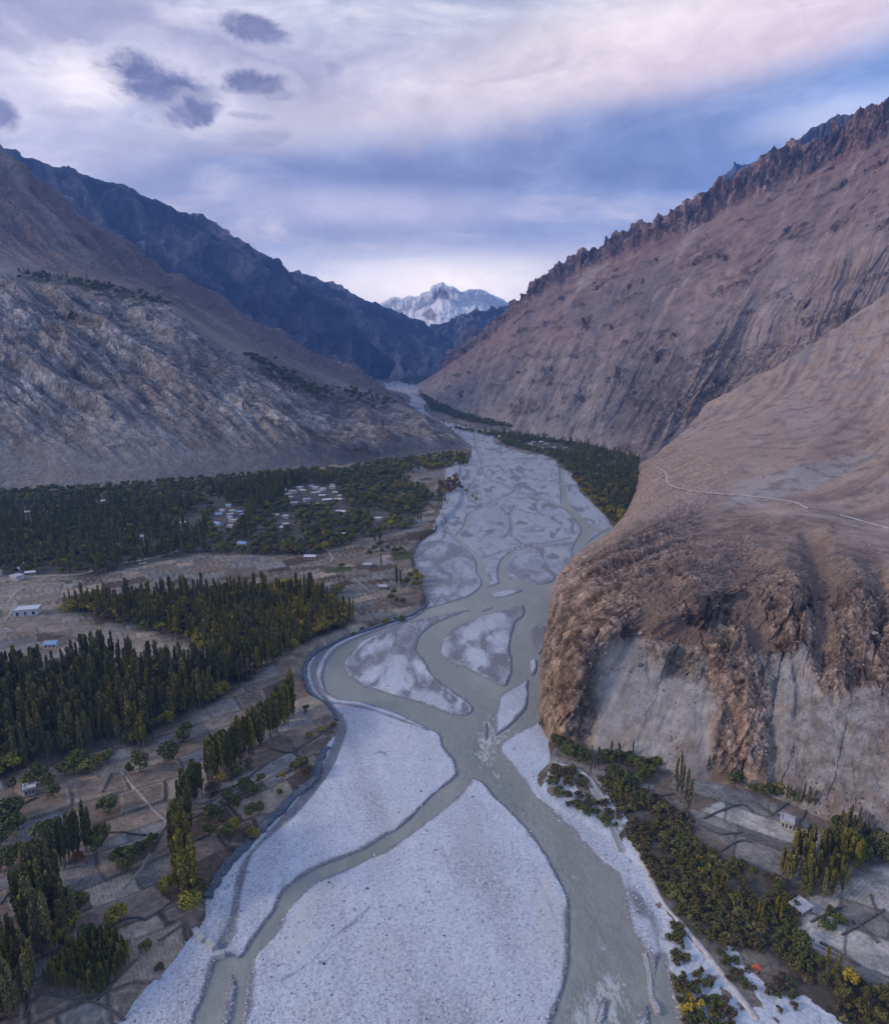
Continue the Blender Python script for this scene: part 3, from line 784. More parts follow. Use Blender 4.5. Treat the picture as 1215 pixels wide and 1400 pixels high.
# ---------------------------------------------------------------- far ridges on the left and the snow peak
def ridge(name, sky, skyY, base, baseY, nc, nr, amp, seed, cols, matname, fs, lean=0.0, backz=-500, snow=None, cragk=1.0):
    k = 26
    def res(P, Yv):
        P = np.array(P, float); L = np.concatenate([[0], np.cumsum(np.hypot(np.diff(P[:, 0]), np.diff(P[:, 1])))])
        t = np.linspace(0, L[-1], k)
        yy = np.interp(t, np.linspace(0, L[-1], len(Yv)), Yv)
        return D(np.interp(t, L, P[:, 0]), np.interp(t, L, P[:, 1]), yy)
    S, Bs = res(sky, skyY), res(base, baseY)
    C = []
    for i in range(k):
        col = [Bs[i] + W(0, 0, -60)]
        for t, zf_ in ((0, 0), (.22, .16), (.45, .37), (.68, .62), (.86, .83), (1, 1)):
            q = lerp(Bs[i], S[i], t); q[2] = lerp(Bs[i][2], S[i][2], zf_); col.append(q)
        dirv = S[i] - Bs[i]; dirv[2] = 0; dirv /= np.linalg.norm(dirv) + 1e-6
        col.append(S[i] + dirv * abs(backz) * 1.2 + W(0, 0, backz)); C.append(col)
    G, sr, sc = loft(C, nc, nr)
    h = arclen(G, 0); s = arclen(G, 1); s0 = s[int(nr * .6)][None, :] + 0 * h
    N = normals(G); rr = np.broadcast_to(sr[:, None], h.shape)
    A_ = amp
    wp = A_ * 2 * fbm(s0 / (A_ * 6), h / (A_ * 6), 0, 3, seed)
    sk = s0 + lean * h
    r1 = ridged((sk + wp) / (A_ * 6.5), h / (A_ * 22), 0, 4, seed + 1, .5)
    r2 = ridged((sk + .6 * wp) / (A_ * 2.1), h / (A_ * 7), 2, 4, seed + 2, .55)
    f = fbm(G[..., 0] / (A_ * 3), G[..., 1] / (A_ * 3), G[..., 2] / (A_ * 3), 5, seed + 3)
    body = sstep(1, 1.8, rr) * (1 - .8 * sstep(5.3, 6.0, rr)) * (1 - sstep(6.1, 6.6, rr) * .5)
    d = A_ * body * ((2.6 * (r1 - .62) + 1.2 * (r2 - .6)) * (.2 + .8 * cragk) + .9 * f) + A_ * .28 * sstep(5.5, 6, rr) * fbm(s0 / (A_ * 1.1), h / (A_ * 1.1), 0, 5, seed + 4, .6)
    wq = A_ * .6 * fbm(G[..., 0] / A_, G[..., 1] / A_, G[..., 2] / A_, 3, seed + 8)
    fc1 = facets(sk + wq, h * .5 + wq, 0 * h, A_ * 1.3, seed + 9); fc2 = facets(sk + wq, h * .55, 0 * h + 2, A_ * .45, seed + 10)
    d = d + A_ * body * cragk * (.75 * fc1 + .28 * fc2) * (1 - .5 * sstep(5.5, 6, rr))
    G2 = G + N * d[..., None]
    mixv = fbm(sk / (A_ * 3), h / (A_ * 9), 0, 5, seed + 5)
    A = mixc(np.broadcast_to(rgb(*cols[0]), G.shape), rgb(*cols[1]), sstep(-.1, .25, mixv + .5 * (.55 - r2)))
    A = mixc(A, rgb(*cols[2]), (1 - sstep(1.6, 3.2, rr + 1.2 * mixv)))
    A = A * np.clip(1 + cragk * (.4 * f + .8 * fc2 + .5 * fc1), .4, 1.8)[..., None]
    if snow: A = snow(A, G2, N, rr, mixv, f, r2)
    return make_slope(name, G2, A, rock_mat(matname, fs, .8, 18.0), 0.0 if snow else .45)

ridge("mountain", [(-160,100),(-60,170),(22,217),(60,229),(100,235),(150,247),(200,269),(250,287),(300,317),(330,335),(352,347),(369,354),(400,380),(437,409),(474,446),(506,472),(530,497),(553,512)],
      [3500, 3600, 3700, 3900, 4200, 4600], [(-160,470),(60,440),(160,440),(260,465),(350,500),(420,515),(470,522),(512,524),(535,520),(552,514)], [2300, 2400, 2500, 2750, 3150, 3750, 4400],
      430, 300, 95, 201, ((.055,.050,.056), (.20,.160,.140), (.24,.195,.175)), "blue_ridge_rock", .03, .35)
ridge("mountain", [(300,330),(369,352),(395,371),(420,378),(460,394),(500,411),(540,426),(570,441),(598,456),(612,470),(622,487)],
      [4800, 5000, 5300], [(300,520),(420,520),(500,519),(552,514),(590,507),(620,497)], [3900, 4200, 4700, 5000], 300, 190, 75, 221, ((.07,.064,.068), (.20,.165,.15), (.20,.17,.155)), "third_ridge_rock", .02, .35)
ridge("mountain", [(590,452),(612,444),(630,440),(650,434),(672,428),(700,424),(730,430)], [5500, 5400, 5300], [(590,500),(650,500),(730,500)], [4950, 4900, 4850], 220, 140, 90, 241,
      ((.10,.095,.10), (.14,.125,.12), (.15,.13,.12)), "far_foothill_rock", .015, -.3)

def snow_fn(A, G, N, rr, mixv, f, r2):
    nz = normals(G)[..., 2]
    px, py, _ = project(G)
    line = sstep(2.4, 3.0, rr + 1.3 * mixv + .6 * f)
    steep = sstep(.30, .50, nz + .22 * f + .10 * mixv)
    rockface = np.maximum(pxzone(px, py, [(590,410),(594,399),(602,394),(610,397),(616,408),(609,409),(600,407)], 2.5, 260), pxzone(px, py, [(575,432),(588,420),(598,430),(594,440)], 3, 261))
    sn = line * np.clip(steep + 1.0, 0, 1) * (1 - .75 * rockface)
    return mixc(A, rgb(.95, .95, .96), sn)
ridge("snow_mountain", [(500,432),(520,420),(537,414),(548,416),(560,411),(570,414),(580,405),(586,406),(592,397),(600,394),(607,394),(613,399),(620,400),(630,407),(640,404),(650,402),(660,404),(668,409),(680,414),(692,421),(710,432),(740,440)],
      [6700, 6500, 6700], [(500,500),(600,500),(740,500)], [5700, 5600, 5700], 380, 240, 40, 251, ((.12,.11,.12), (.17,.15,.145), (.16,.145,.14)), "snow_peak_rock", .01, 0.0, -900, snow_fn, .3)

# ---------------------------------------------------------------- right mountain
MR_B = [(566,528),(574,532),(586,549),(604,559),(632,569),(664,578),(720,592),(785,604),(840,616),(878,628,955),(940,592,1010),(1010,545,1060),(1080,500,1100),(1150,455,1130),(1240,405,1160),(1420,300,1200)]
MR_S = [(608,501,3500),(624,488,3350),(650,470,3120),(682,444,2850),(722,404,2600),(772,368,2450),(850,328,2270),(926,297,2130),(1030,240,1990),(1098,206,1900),(1146,180,1840),(1180,174,1790),(1215,152,1740),(1290,110,1660),(1400,50,1570),(1700,-80,1400)]
C = []
for bp, (sx, sy, sY) in zip(MR_B, MR_S):
    b0 = Z(bp[0], bp[1], 0.5) if len(bp) == 2 else D(*bp) + W(0, 0, -6); s1 = D(sx, sy, sY)
    col = [b0 * W(.985, .985, 0) + W(0, 0, -10)]
    for t, zf_ in ((0, 0), (.2, .19), (.42, .40), (.64, .615), (.82, .79), (.92, .875), (1, 1)):
        q = lerp(b0, s1, t); q[2] = lerp(b0[2], s1[2], zf_); col.append(q)
    dv = s1 - b0; dv[2] = 0; dv /= np.linalg.norm(dv)
    col.append(s1 + dv * 350 + W(0, 0, -330)); C.append(col)
G, sr, sc = loft(C, 620, 420)
h = arclen(G, 0); s = arclen(G, 1); s0 = s[int(len(s) * .55)][None, :] + 0 * h
N = normals(G); rr = np.broadcast_to(sr[:, None], h.shape); hh = G[..., 2]; ht = np.maximum(G[int(len(G)*.9)][None, :, 2], 60)
cc = np.broadcast_to(sc[None, :], h.shape)
wp = 30 * fbm(s0 / 140, h / 140, 0, 3, 301)
rel = hh / ht
r1 = ridged((s0 + wp) / 120, h / 1500, 0, 4, 302, .5)
r2 = ridged((s0 + .7 * wp) / 34, h / 700, 2, 4, 303, .5)
rib = sstep(5.75, 6.35, rr + .35 * fbm(s0 / 55, h / 200, 0, 3, 304)) * (1 - sstep(7.0, 7.3, rr) * .4)
body = sstep(1, 1.5, rr) * (1 - sstep(7.2, 8, rr))
f = fbm(G[..., 0] / 40, G[..., 1] / 40, hh / 40, 5, 305)
tipf = sstep(0, 3.5, cc)
crag = ridged((s0 + .4 * wp) / 42, h / 120, 5, 4, 306, .55)
outc = sstep(.12, .35, fbm(s0 / 130, h / 70, 3, 4, 307))
crags = sstep(.08, .3, fbm(s0 / 110, h / 75, 40, 4, 364, .55))
foot = sstep(1.0, 1.3, rr) * (1 - sstep(2.0, 3.1, rr))
d = (.35 + .65 * tipf) * body * (.6 * (10 + 9 * sstep(-.1, .3, fbm(s0 / 300, h / 900, 30, 2, 361)) + 8 * sstep(4, 1.5, rr)) * (r1 - .62) + (3.5 + 4 * outc) * (r2 - .6) + 4.5 * f + 16 * fbm(G[..., 0] / 170, G[..., 1] / 170, hh / 170, 4, 362) + 13 * crags * facets(s0, h * .6, 0 * h, 24, 363, 1.6) * sstep(1.3, 2, rr) * (1 - sstep(5.2, 5.8, rr)) + outc * 10 * np.abs(f) + rib * (26 * (crag - .55) + 12 * f) + foot * 9 * (r2 - .55))
d = d + (.3 + .7 * tipf) * sstep(6.5, 7, rr) * (1 - sstep(7.3, 8, rr)) * 9 * fbm(s0 / 55, h / 90, 0, 5, 308, .55)
wq = 12 * fbm(G[..., 0] / 40, G[..., 1] / 40, hh / 40, 3, 350)
fc1 = facets(s0 + wq, h * .4 + wq, 0 * h, 38, 351); fc2 = facets(s0 + wq, h * .5, 0 * h + 2, 13, 352)
big = ridged(s0 / 105 + .3 * fbm(s0 / 60, h / 200, 0, 2, 353), h / 900, 3, 3, 354)
rk = np.clip(rib + .4 * outc * body + .2 * foot, 0, 1.2)
upr = .5 + .6 * sstep(7, 12, cc)
d = d + (.3 + .7 * tipf) * rk * (17 * fc1 + 6 * fc2) * upr + (.3 + .7 * tipf) * rib * upr * 38 * (big - .6)
d = d + upr * sstep(6.4, 7, rr) * (1 - sstep(7.3, 8, rr)) * 20 * facets(s0, h * .6, 0 * h, 46, 355)
GM = G + N * d[..., None]
# the strata at the crest stand out as a wall
GM[..., 2] += rib * 7 * tipf
px, py, _ = project(GM)
A = np.broadcast_to(rgb(.215, .148, .124), G.shape).copy()
cv = fbm((s0 + wp) / 60, h / 420, 0, 5, 310)
A = mixc(A, rgb(.300, .238, .208), sstep(0, .35, cv) * .8)
A = mixc(A, rgb(.110, .078, .070), sstep(.05, .4, fbm(s0 / 75, h / 90, 3, 5, 311)) * .75)
A = mixc(A, rgb(.215, .185, .178), (1 - sstep(1.8, 3.6, rr + 1.5 * cv)) * .8)
st = ridged((hh + 12 * fbm(s0 / 120, h / 120, 0, 3, 312)) / 46, s0 / 700, 0, 3, 313)
A = mixc(A, rgb(.082, .058, .054), sstep(.86, .97, st) * sstep(.0, .25, fbm(s0 / 150, h / 60, 5, 3, 314)) * .75)
dks = pxzone(px, py, [(870,520),(960,490),(1060,465),(1130,452),(1120,470),(1040,500),(985,545),(930,585),(880,620),(855,610)], 12, 330)
A = mixc(A, rgb(.085, .060, .055), dks * .6 * sstep(-.3, .15, fbm(s0 / 24, h / 40, 0, 4, 315)))
pale = sstep(.72, .9, ridged((s0 + wp) / 48, h / 700, 9, 3, 316)) * (1 - sstep(3.5, 5.5, rr))
A = mixc(A, rgb(.29, .25, .235), pale * .35 * sstep(-.1, .25, f))
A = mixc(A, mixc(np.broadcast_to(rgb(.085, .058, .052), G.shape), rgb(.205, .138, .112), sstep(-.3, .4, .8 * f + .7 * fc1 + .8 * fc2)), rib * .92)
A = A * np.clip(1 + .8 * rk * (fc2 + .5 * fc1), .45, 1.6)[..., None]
foothz = 1 - sstep(1.0, 2.2, rr + .9 * cv)
A = mixc(A, rgb(.225, .205, .20), foothz * (1 - sstep(8.0, 9.0, cc)) * .6)
A = mixc(A, rgb(.105, .074, .066), sstep(.08, .3, fbm(s0 / 40, h / 55, 6, 6, 318, .6)) * .7)
A = mixc(A, rgb(.30, .255, .235), sstep(.12, .35, fbm((s0 + wp) / 22, h / 160, 8, 5, 319, .6)) * .5)
A = mixc(A, rgb(.27, .205, .168), sstep(8.5, 10, cc) * (1 - sstep(2.2, 4.2, rr + 1.5 * cv)) * .8)
A = mixc(A, rgb(.150, .125, .122), (1 - sstep(8, 10, cc)) * sstep(-.05, .25, fbm(s0 / 220, h / 500, 12, 3, 320)) * (1 - sstep(4.5, 6.5, rr)) * .7)
A = mixc(A, rgb(.105, .072, .062), crags * sstep(-.3, .2, f) * .5)
A = mixc(A, rgb(.31, .25, .22), sstep(.1, .3, fbm((s0 + wp) / 70, h / 420, 41, 4, 365)) * (1 - rib) * .55)
A = mixc(A, rgb(.235, .140, .108), sstep(.0, .3, fbm(s0 / 260, h / 300, 15, 3, 321)) * sstep(3, 5.5, rr) * .6)
A = A * np.clip(1 + .34 * fbm((s0 + .6 * wp) / 15, h / 330, 16, 5, 322, .55) + .7 * fbm(s0 / 45, h / 60, 19, 5, 323, .6), .55, 1.5)[..., None]
A = A * (1 + .4 * fbm(G[..., 0] / 16, G[..., 1] / 16, hh / 16, 5, 317, .65))[..., None]
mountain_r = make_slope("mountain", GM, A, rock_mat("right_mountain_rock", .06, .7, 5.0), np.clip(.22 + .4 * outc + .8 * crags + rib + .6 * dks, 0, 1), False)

# small red hill beyond its toe and the blue peak behind its crest
ridge("hill", [(612,492),(626,476),(638,462),(648,450),(655,455),(664,452),(680,446),(700,438)], [4600, 4300, 4200], [(600,512),(640,508),(700,505)], [3900, 3800, 3700], 120, 90, 40, 271,
      ((.14,.09,.085), (.19,.13,.115), (.18,.14,.13)), "red_hill_rock", .05)
ridge("mountain", [(960,272),(975,262),(985,250),(998,240),(1006,229),(1012,229),(1019,233),(1026,231),(1034,238),(1046,243),(1080,250)], [4700, 4700], [(930,330),(1000,320),(1100,320)], [4200, 4100], 120, 90, 60, 281,
      ((.085,.08,.085), (.13,.12,.12), (.12,.11,.11)), "blue_peak_rock", .03)
ridge("mountain", [(1060,222),(1080,208),(1100,196),(1130,178),(1145,173),(1158,170),(1166,171),(1172,178),(1190,172)], [3000, 2900], [(1060,262),(1120,240),(1190,220)], [2700, 2600], 120, 80, 34, 291,
      ((.10,.085,.085), (.16,.125,.115), (.12,.10,.10)), "crest_peak_rock", .05)

# ---------------------------------------------------------------- near right slope: promontory, cliff and plateau
NRC = [
 [Z(873,634,2),Z(880,630,8),Z(888,627,13),Z(900,619,20),Z(915,606,32),Z(932,592,42),Z(950,574,56),Z(985,553,77)],
 [Z(868,672,2),Z(876,664,12),Z(890,650,22),Z(907,641,31),D(960,612,745),D(1015,570,860),D(1060,530,930),D(1090,488,1000)],
 [Z(843,716,2),Z(860,706,14),Z(880,690,24),Z(918,667,35),D(1000,635,600),D(1100,585,700),D(1170,510,860),D(1215,402,1050)],
 [Z(800,751,2),Z(814,746,18),Z(838,741,31),Z(890,713,38),Z(985,676,43),D(1090,635,560),D(1220,560,680),D(1330,345,1020)],
 [Z(766,789,2),Z(775,783,14),Z(795,772,28),Z(840,750,40),Z(930,722,45),Z(1050,684,46),D(1230,605,540),D(1450,310,960)],
 [Z(748,850,2),Z(757,838,12),Z(775,812,27),Z(820,782,41),Z(920,748,48),Z(1080,701,48),D(1300,630,490),D(1560,290,900)],
 [Z(738,930,2),Z(750,905,13),Z(771,868,28),Z(826,818,42),Z(930,773,50),Z(1100,718,50),D(1400,650,430),D(1660,270,860)],
 [Z(746,1000,2),Z(758,970,12),Z(786,920,25),Z(838,848,41),Z(940,792,51),Z(1118,733,51),W(405,415,76),W(1040,800,325)],
 [Z(798,1024,2),Z(810,990,9),Z(836,936,20),Z(868,880,32),Z(952,818,50),Z(1130,748,52),W(412,395,76),W(1045,760,325)],
 [Z(870,1042,2),Z(880,1000,10),Z(900,940,20),Z(924,886,32),Z(985,813,50),Z(1148,753,52),W(419,375,76),W(1050,720,325)],
 [Z(930,1056,2),Z(940,1010,12),Z(958,940,23),Z(974,889,33),Z(1018,800,51),Z(1163,756,52),W(426,355,76),W(1055,690,325)],
 [Z(1000,1069,2),Z(1010,1020,11),Z(1028,945,24),Z(1038,893,33),Z(1066,808,50),Z(1182,758,52),W(434,335,76),W(1060,660,325)],
 [Z(1060,1086,2),Z(1070,1030,12),Z(1080,960,24),Z(1088,893,35),Z(1108,808,50),Z(1212,763,52),W(442,315,76),W(1070,620,325)],
 [Z(1130,1116,2),Z(1135,1050,13),Z(1140,970,26),Z(1144,890,38),Z(1158,808,50),Z(1252,768,52),W(452,290,76),W(1080,580,325)],
 [Z(1215,1151,2),Z(1215,1070,15),Z(1215,980,28),Z(1215,890,40),Z(1225,812,50),Z(1302,774,52),W(464,262,76),W(1090,530,325)],
 [Z(1330,1200,2),Z(1325,1100,16),Z(1320,1000,29),Z(1315,900,41),Z(1320,822,50),Z(1382,784,52),W(476,230,76),W(1100,480,325)],
 [Z(1500,1280,2),Z(1490,1150,16),Z(1480,1040,29),Z(1470,930,41),Z(1465,842,50),Z(1505,800,52),W(490,190,76),W(1110,430,325)],
]
C = []
for c in NRC:
    c0 = c[0] + W(0, 0, -8) ; top = c[-1]; dv = c[-1] - c[-2]; dv[2] = 0; dv /= np.linalg.norm(dv) + 1e-6
    C.append([c0] + c + [top + dv * 120 + W(0, 0, -130)])
G, sr, sc = loft(C, 620, 560)
h = arclen(G, 0); s = arclen(G, 1)
N = normals(G); rr = np.broadcast_to(sr[:, None], h.shape); cc = np.broadcast_to(sc[None, :], h.shape); hh = G[..., 2]
px, py, _ = project(G)
x, y = G[..., 0], G[..., 1]
face = sstep(1.05, 1.6, rr) * (1 - sstep(4.6, 5.5, rr))
lowf = sstep(1.0, 1.4, rr) * (1 - sstep(3.7, 4.0, rr))
plat = sstep(4.8, 5.6, rr)
qs = s[int(len(s) * .3)][None, :] + 0 * h
wp = 6 * fbm(qs / 22, hh / 22, 0, 3, 401)
but = ridged((qs + wp) / 19, hh / 55, 0, 4, 402, .5)
but2 = ridged((qs + .5 * wp) / 6.5, hh / 16, 2, 4, 403, .55)
f = fbm(x / 14, y / 14, hh / 14, 6, 404, .55)
f2 = fbm(x / 4, y / 4, hh / 4, 4, 405)
# where scree lies the face is even; elsewhere it is broken rock
scree = np.maximum(pxzone(px, py, [(800,1025),(818,930),(832,880),(872,874),(905,925),(960,930),(985,945),(972,1000),(962,1062),(870,1045)], 20, 430, .6, 1.5),
                   .8 * pxzone(px, py, [(1050,1090),(1050,1000),(1062,900),(1100,895),(1125,960),(1180,940),(1230,960),(1230,1160)], 9, 431))
gull = np.maximum(pxzone(px, py, [(1000,770),(1020,775),(1040,830),(1062,888),(1030,888),(1012,850),(1006,810)], 4, 432),
                  pxzone(px, py, [(1105,735),(1128,740),(1142,800),(1140,870),(1118,890),(1112,810)], 4, 433))
apron = pxzone(px, py, [(868,875),(880,800),(905,770),(925,800),(930,845),(985,872),(965,886),(900,884)], 8, 434)
smoothz = np.clip(np.maximum(np.maximum(scree, .85 * gull), .7 * apron), 0, 1)
rocky = face * (1 - .88 * smoothz) * (.3 + .7 * sstep(2.5, 4.5, cc))
crg = 1 - 2.4 * np.abs(fbm(x / 9, y / 9, hh / 13, 5, 420, .55)); crg2 = 1 - 2.4 * np.abs(noise3(x / 3.2, y / 3.2, hh / 4.0, 421))
wq = 3 * fbm(x / 9, y / 9, hh / 9, 3, 450)
fc0 = facets(qs + wq, hh * .35 + wq, 0 * hh, 11, 451, 1.6); fc1 = facets(x + wq, y + wq, hh * .32, 4.6, 452, 1.6); fc2 = facets(x + .5 * wq, y, hh * .4, 1.7, 453, 1.8)
nos = sstep(4.2, 5.2, cc) * (1 - sstep(7.6, 8.4, cc))
d = rocky * (2.6 * fc0 * (1 - .6 * nos) + 1.0 * fc1 * (1 - .4 * nos) + .5 * fc2) + face * (1 - rocky) * (1.1 * (ridged((qs + wp) / 6, hh / 45, 6, 3, 454) - .6) + 1.6 * fbm(x / 12, y / 12, hh / 12, 3, 455))
d = d + rocky * (4.0 * (but - .6) + .5 * (but2 - .58) + 2.6 * f + .5 * (crg - .6) + .5 * f2)
d = d + (1 - rocky) * (.5 * f + .18 * f2) * sstep(1.0, 1.3, rr)
brow = sstep(4.2, 4.8, rr) * (1 - sstep(5.4, 6.1, rr)) * sstep(4, 6, cc)
d = d + brow * (1.0 * fc1 + .4 * fc2 + 1.4 * f) + plat * .35 * (crg2 - .5) * sstep(0, .3, f) + plat * ((3.2 - 1.4 * sstep(5.8, 6.8, rr)) * fbm(x / 45, y / 45, 0, 4, 406) + sstep(6.2, 7.2, rr) * (9 * (ridged((s[int(len(s) * .8)][None, :] + 2 * wp) / 75, h / 520, 0, 5, 407) - .62) + 2.2 * (crg - .6) * sstep(0, .3, fbm(x / 60, y / 60, 0, 3, 408))))
def feat(line, r, depth):
    global d
    L = np.array(line, float)
    q, _ = seg_dist(px.astype(np.float32), py.astype(np.float32), L, False)
    q = q + r * .5 * fbm(px / (r * 2.5), py / (r * 2.5), 0, 3, int(abs(line[0][0])))
    d = d + depth * .6 * (1 - sstep(r * .1, r * 1.15, q))
feat([(1012,770),(1022,815),(1040,868),(1048,886)], 30, -3.6)
feat([(1112,738),(1126,790),(1130,850),(1126,905)], 22, -6.0)
feat([(1206,790),(1212,850)], 14, -4)
feat([(818,872),(812,930),(801,1000),(799,1024)], 12, -5.0)
feat([(790,850),(783,920),(782,990)], 22, 5.0)
feat([(945,775),(958,820),(972,870)], 26, 2.5)
feat([(920,770),(945,815),(958,850)], 20, 2.5)
feat([(1072,770),(1085,830),(1095,895)], 26, 5.5)
feat([(1165,775),(1178,830),(1185,880)], 24, 5.0)
feat([(1005,935),(1025,990),(1042,1060)], 22, 5.0)
feat([(1062,940),(1055,1000),(1060,1070)], 12, -4.0)
feat([(985,880),(985,930),(975,1000)], 16, 3.0)
feat([(1084,890),(1092,945),(1088,980)], 7, -2.8)
feat([(1136,925),(1140,960)], 7, -2.5)
feat([(888,892),(887,925)], 5, -1.5)
feat([(868,880),(910,890),(960,888),(1010,884),(1060,892),(1090,890)], 9, 2.2)
feat([(895,745),(860,760),(835,790),(845,830)], 20, -2.5)
feat([(800,756),(778,790),(768,830)], 14, 2.5)
feat([(930,700),(1000,712),(1080,712),(1130,722)], 12, 2.2)
feat([(820,735),(850,727),(885,735)], 12, -1.5)
crk = ridged((qs + .8 * wp) / 7.5, hh / 30, 8, 3, 422, .45)
crk = sstep(.80, .95, crk) * rocky * sstep(-.1, .2, fbm(qs / 16, hh / 20, 0, 3, 423))
d = d - 1.6 * crk
GN = G + N * d[..., None]
GN[..., 2] = np.where(rr < 1.0, G[..., 2], GN[..., 2])
px, py, _ = project(GN)
A = np.broadcast_to(rgb(.315, .235, .182), G.shape).copy()
q2 = s[int(len(s) * .8)][None, :] + 0 * h
up_ = sstep(5.8, 6.6, rr)
sl_ = fbm(q2 / 26 + .4 * fbm(x / 60, y / 60, 0, 3, 470), h / 240, 0, 6, 471, .58)
A = mixc(A, rgb(.375, .305, .255), (sstep(-.05, .3, fbm(x / 40, y / 40, hh / 40, 5, 410)) * (1 - .8 * up_) + .8 * up_ * sstep(.0, .3, sl_)) * plat)
A = mixc(A, rgb(.195, .138, .110), up_ * sstep(-.02, -.28, sl_) * .85)
A = mixc(A, rgb(.165, .135, .125), up_ * sstep(.1, .3, fbm(q2 / 12, h / 60, 7, 6, 472, .62)) * .75)
A = mixc(A, rgb(.200, .145, .112), plat * (1 - up_) * sstep(.05, .35, fbm(x / 70, y / 35, hh / 50, 5, 411)) * .6)
brown = mixc(np.broadcast_to(rgb(.125, .088, .066), G.shape), rgb(.270, .195, .145), sstep(-.2, .3, f + .5 * (but2 - .6)))
bz = pxzone(px, py, [(735,990),(735,900),(760,830),(800,760),(860,725),(930,705),(1010,705),(1130,715),(1230,790),(1230,960),(1150,930),(1100,900),(1060,905),(1010,930),(930,880),(870,880),(835,880),(815,940),(800,1020)], 20, 435)
A = mixc(A, brown, bz * .92)
topb = pxzone(px, py, [(860,735),(900,712),(990,700),(1100,705),(1160,730),(1215,800),(1215,850),(1150,800),(1050,770),(950,770),(880,770)], 14, 445)
A = mixc(A, rgb(.265, .205, .160), topb * .6 * sstep(-.1, .2, fbm(x / 8, y / 8, hh / 8, 4, 419)))
orange = mixc(np.broadcast_to(rgb(.190, .122, .078), G.shape), rgb(.360, .255, .175), sstep(-.2, .3, f + .6 * (but2 - .6)))
oz = np.maximum(pxzone(px, py, [(962,1066),(972,1000),(985,935),(1000,905),(1032,930),(1050,1000),(1060,1080),(1010,1072)], 8, 436),
     np.maximum(pxzone(px, py, [(736,985),(742,930),(765,860),(790,815),(828,800),(838,840),(806,880),(790,950),(798,1022),(760,1010)], 9, 437),
                .7 * pxzone(px, py, [(950,890),(985,870),(1005,890),(1000,940),(965,960)], 8, 438)))
A = mixc(A, orange, oz * .85)
olive = mixc(np.broadcast_to(rgb(.190, .165, .125), G.shape), rgb(.285, .255, .205), sstep(-.2, .3, fbm(x / 6, y / 6, hh / 12, 4, 412)))
A = A * np.clip(1 + rocky * (.75 * fc2 + .6 * fc1 + .35 * fc0), .45, 1.7)[..., None]
A = mixc(A, rgb(.055, .042, .036), crk * .6)
A = mixc(A, olive, pxzone(px, py, [(838,884),(868,880),(960,886),(968,920),(940,942),(890,930),(860,915),(838,925)], 9, 439, .6, 1.2) * .9)
gbl = mixc(np.broadcast_to(rgb(.190, .188, .180), G.shape), rgb(.27, .262, .245), sstep(-.2, .3, fbm(x / 5, y / 5, hh / 14, 4, 413)))
A = mixc(A, gbl, pxzone(px, py, [(1030,895),(1092,893),(1098,960),(1060,960),(1040,930)], 6, 440) * .85)
A = mixc(A, mixc(np.broadcast_to(rgb(.240, .228, .212), G.shape), rgb(.340, .325, .302), sstep(-.25, .3, fbm(x / 5, y / 5, hh / 5, 5, 414))), scree * .85)
stk = sstep(.1, .4, fbm(qs / 2.6, hh / 22, 0, 4, 460)) * face
A = mixc(A, rgb(.165, .135, .110), stk * .75)
A = mixc(A, rgb(.215, .165, .120), sstep(.0, .35, fbm(qs / 9, hh / 18, 9, 5, 462, .6)) * face * scree * .7)
A = mixc(A, rgb(.40, .37, .34), sstep(.15, .4, fbm(qs / 3.4, hh / 26, 5, 4, 461)) * face * .3)
lw = pxzone(px, py, [(1045,1095),(1060,980),(1100,950),(1160,960),(1230,930),(1230,1170)], 14, 444)
A = mixc(A, mixc(np.broadcast_to(rgb(.165, .140, .120), G.shape), rgb(.285, .265, .245), sstep(-.25, .25, fbm(x / 4, y / 4, hh / 4, 5, 415))), lw * .85)
A = mixc(A, rgb(.20, .145, .108), sstep(.05, .35, fbm(qs / 14, hh / 22, 19, 5, 463, .6)) * lw * .6)
A = mixc(A, rgb(.185, .128, .095), np.maximum(gull, apron) * .85)
A = mixc(A, rgb(.33, .285, .235), pxzone(px, py, [(868,872),(900,878),(960,886),(958,892),(900,888),(868,882)], 3, 441) * .8)
A = mixc(A, rgb(.33, .31, .30), pxzone(px, py, [(985,690),(1015,660),(1080,640),(1150,628),(1190,622),(1150,650),(1100,672),(1040,688)], 8, 442) * .6)
A = mixc(A, rgb(.30, .29, .285), pxzone(px, py, [(1060,560),(1100,545),(1130,570),(1120,600),(1090,620),(1080,590)], 14, 443) * .28)
A = mixc(A, rgb(.37, .335, .31), plat * sstep(.72, .92, ridged((qs + 2 * wp) / 45, h / 300, 4, 3, 416)) * sstep(6.0, 7.0, rr) * .5)
A = mixc(A, rgb(.13, .10, .09), plat * sstep(.06, .24, fbm(x / 16, y / 16, hh / 16, 4, 417)) * .55)
A = mixc(A, rgb(.175, .130, .102), brow * sstep(-.15, .2, fbm(x / 12, y / 12, hh / 12, 5, 425)) * .75)
A = mixc(A, rgb(.24, .215, .205), plat * sstep(6.2, 7.2, rr) * sstep(.0, .3, fbm(x / 45, y / 45, hh / 45, 5, 424)) * .7)
A = A * (1 + .4 * fbm(x / 3.5, y / 3.5, hh / 3.5, 5, 418, .6))[..., None]
near_slope = make_slope("hillside", GN, A, rock_mat("right_slope_rock", .34, .8, 1.0, .42, .4), np.clip(.7 * rocky + .12, 0, 1), False)
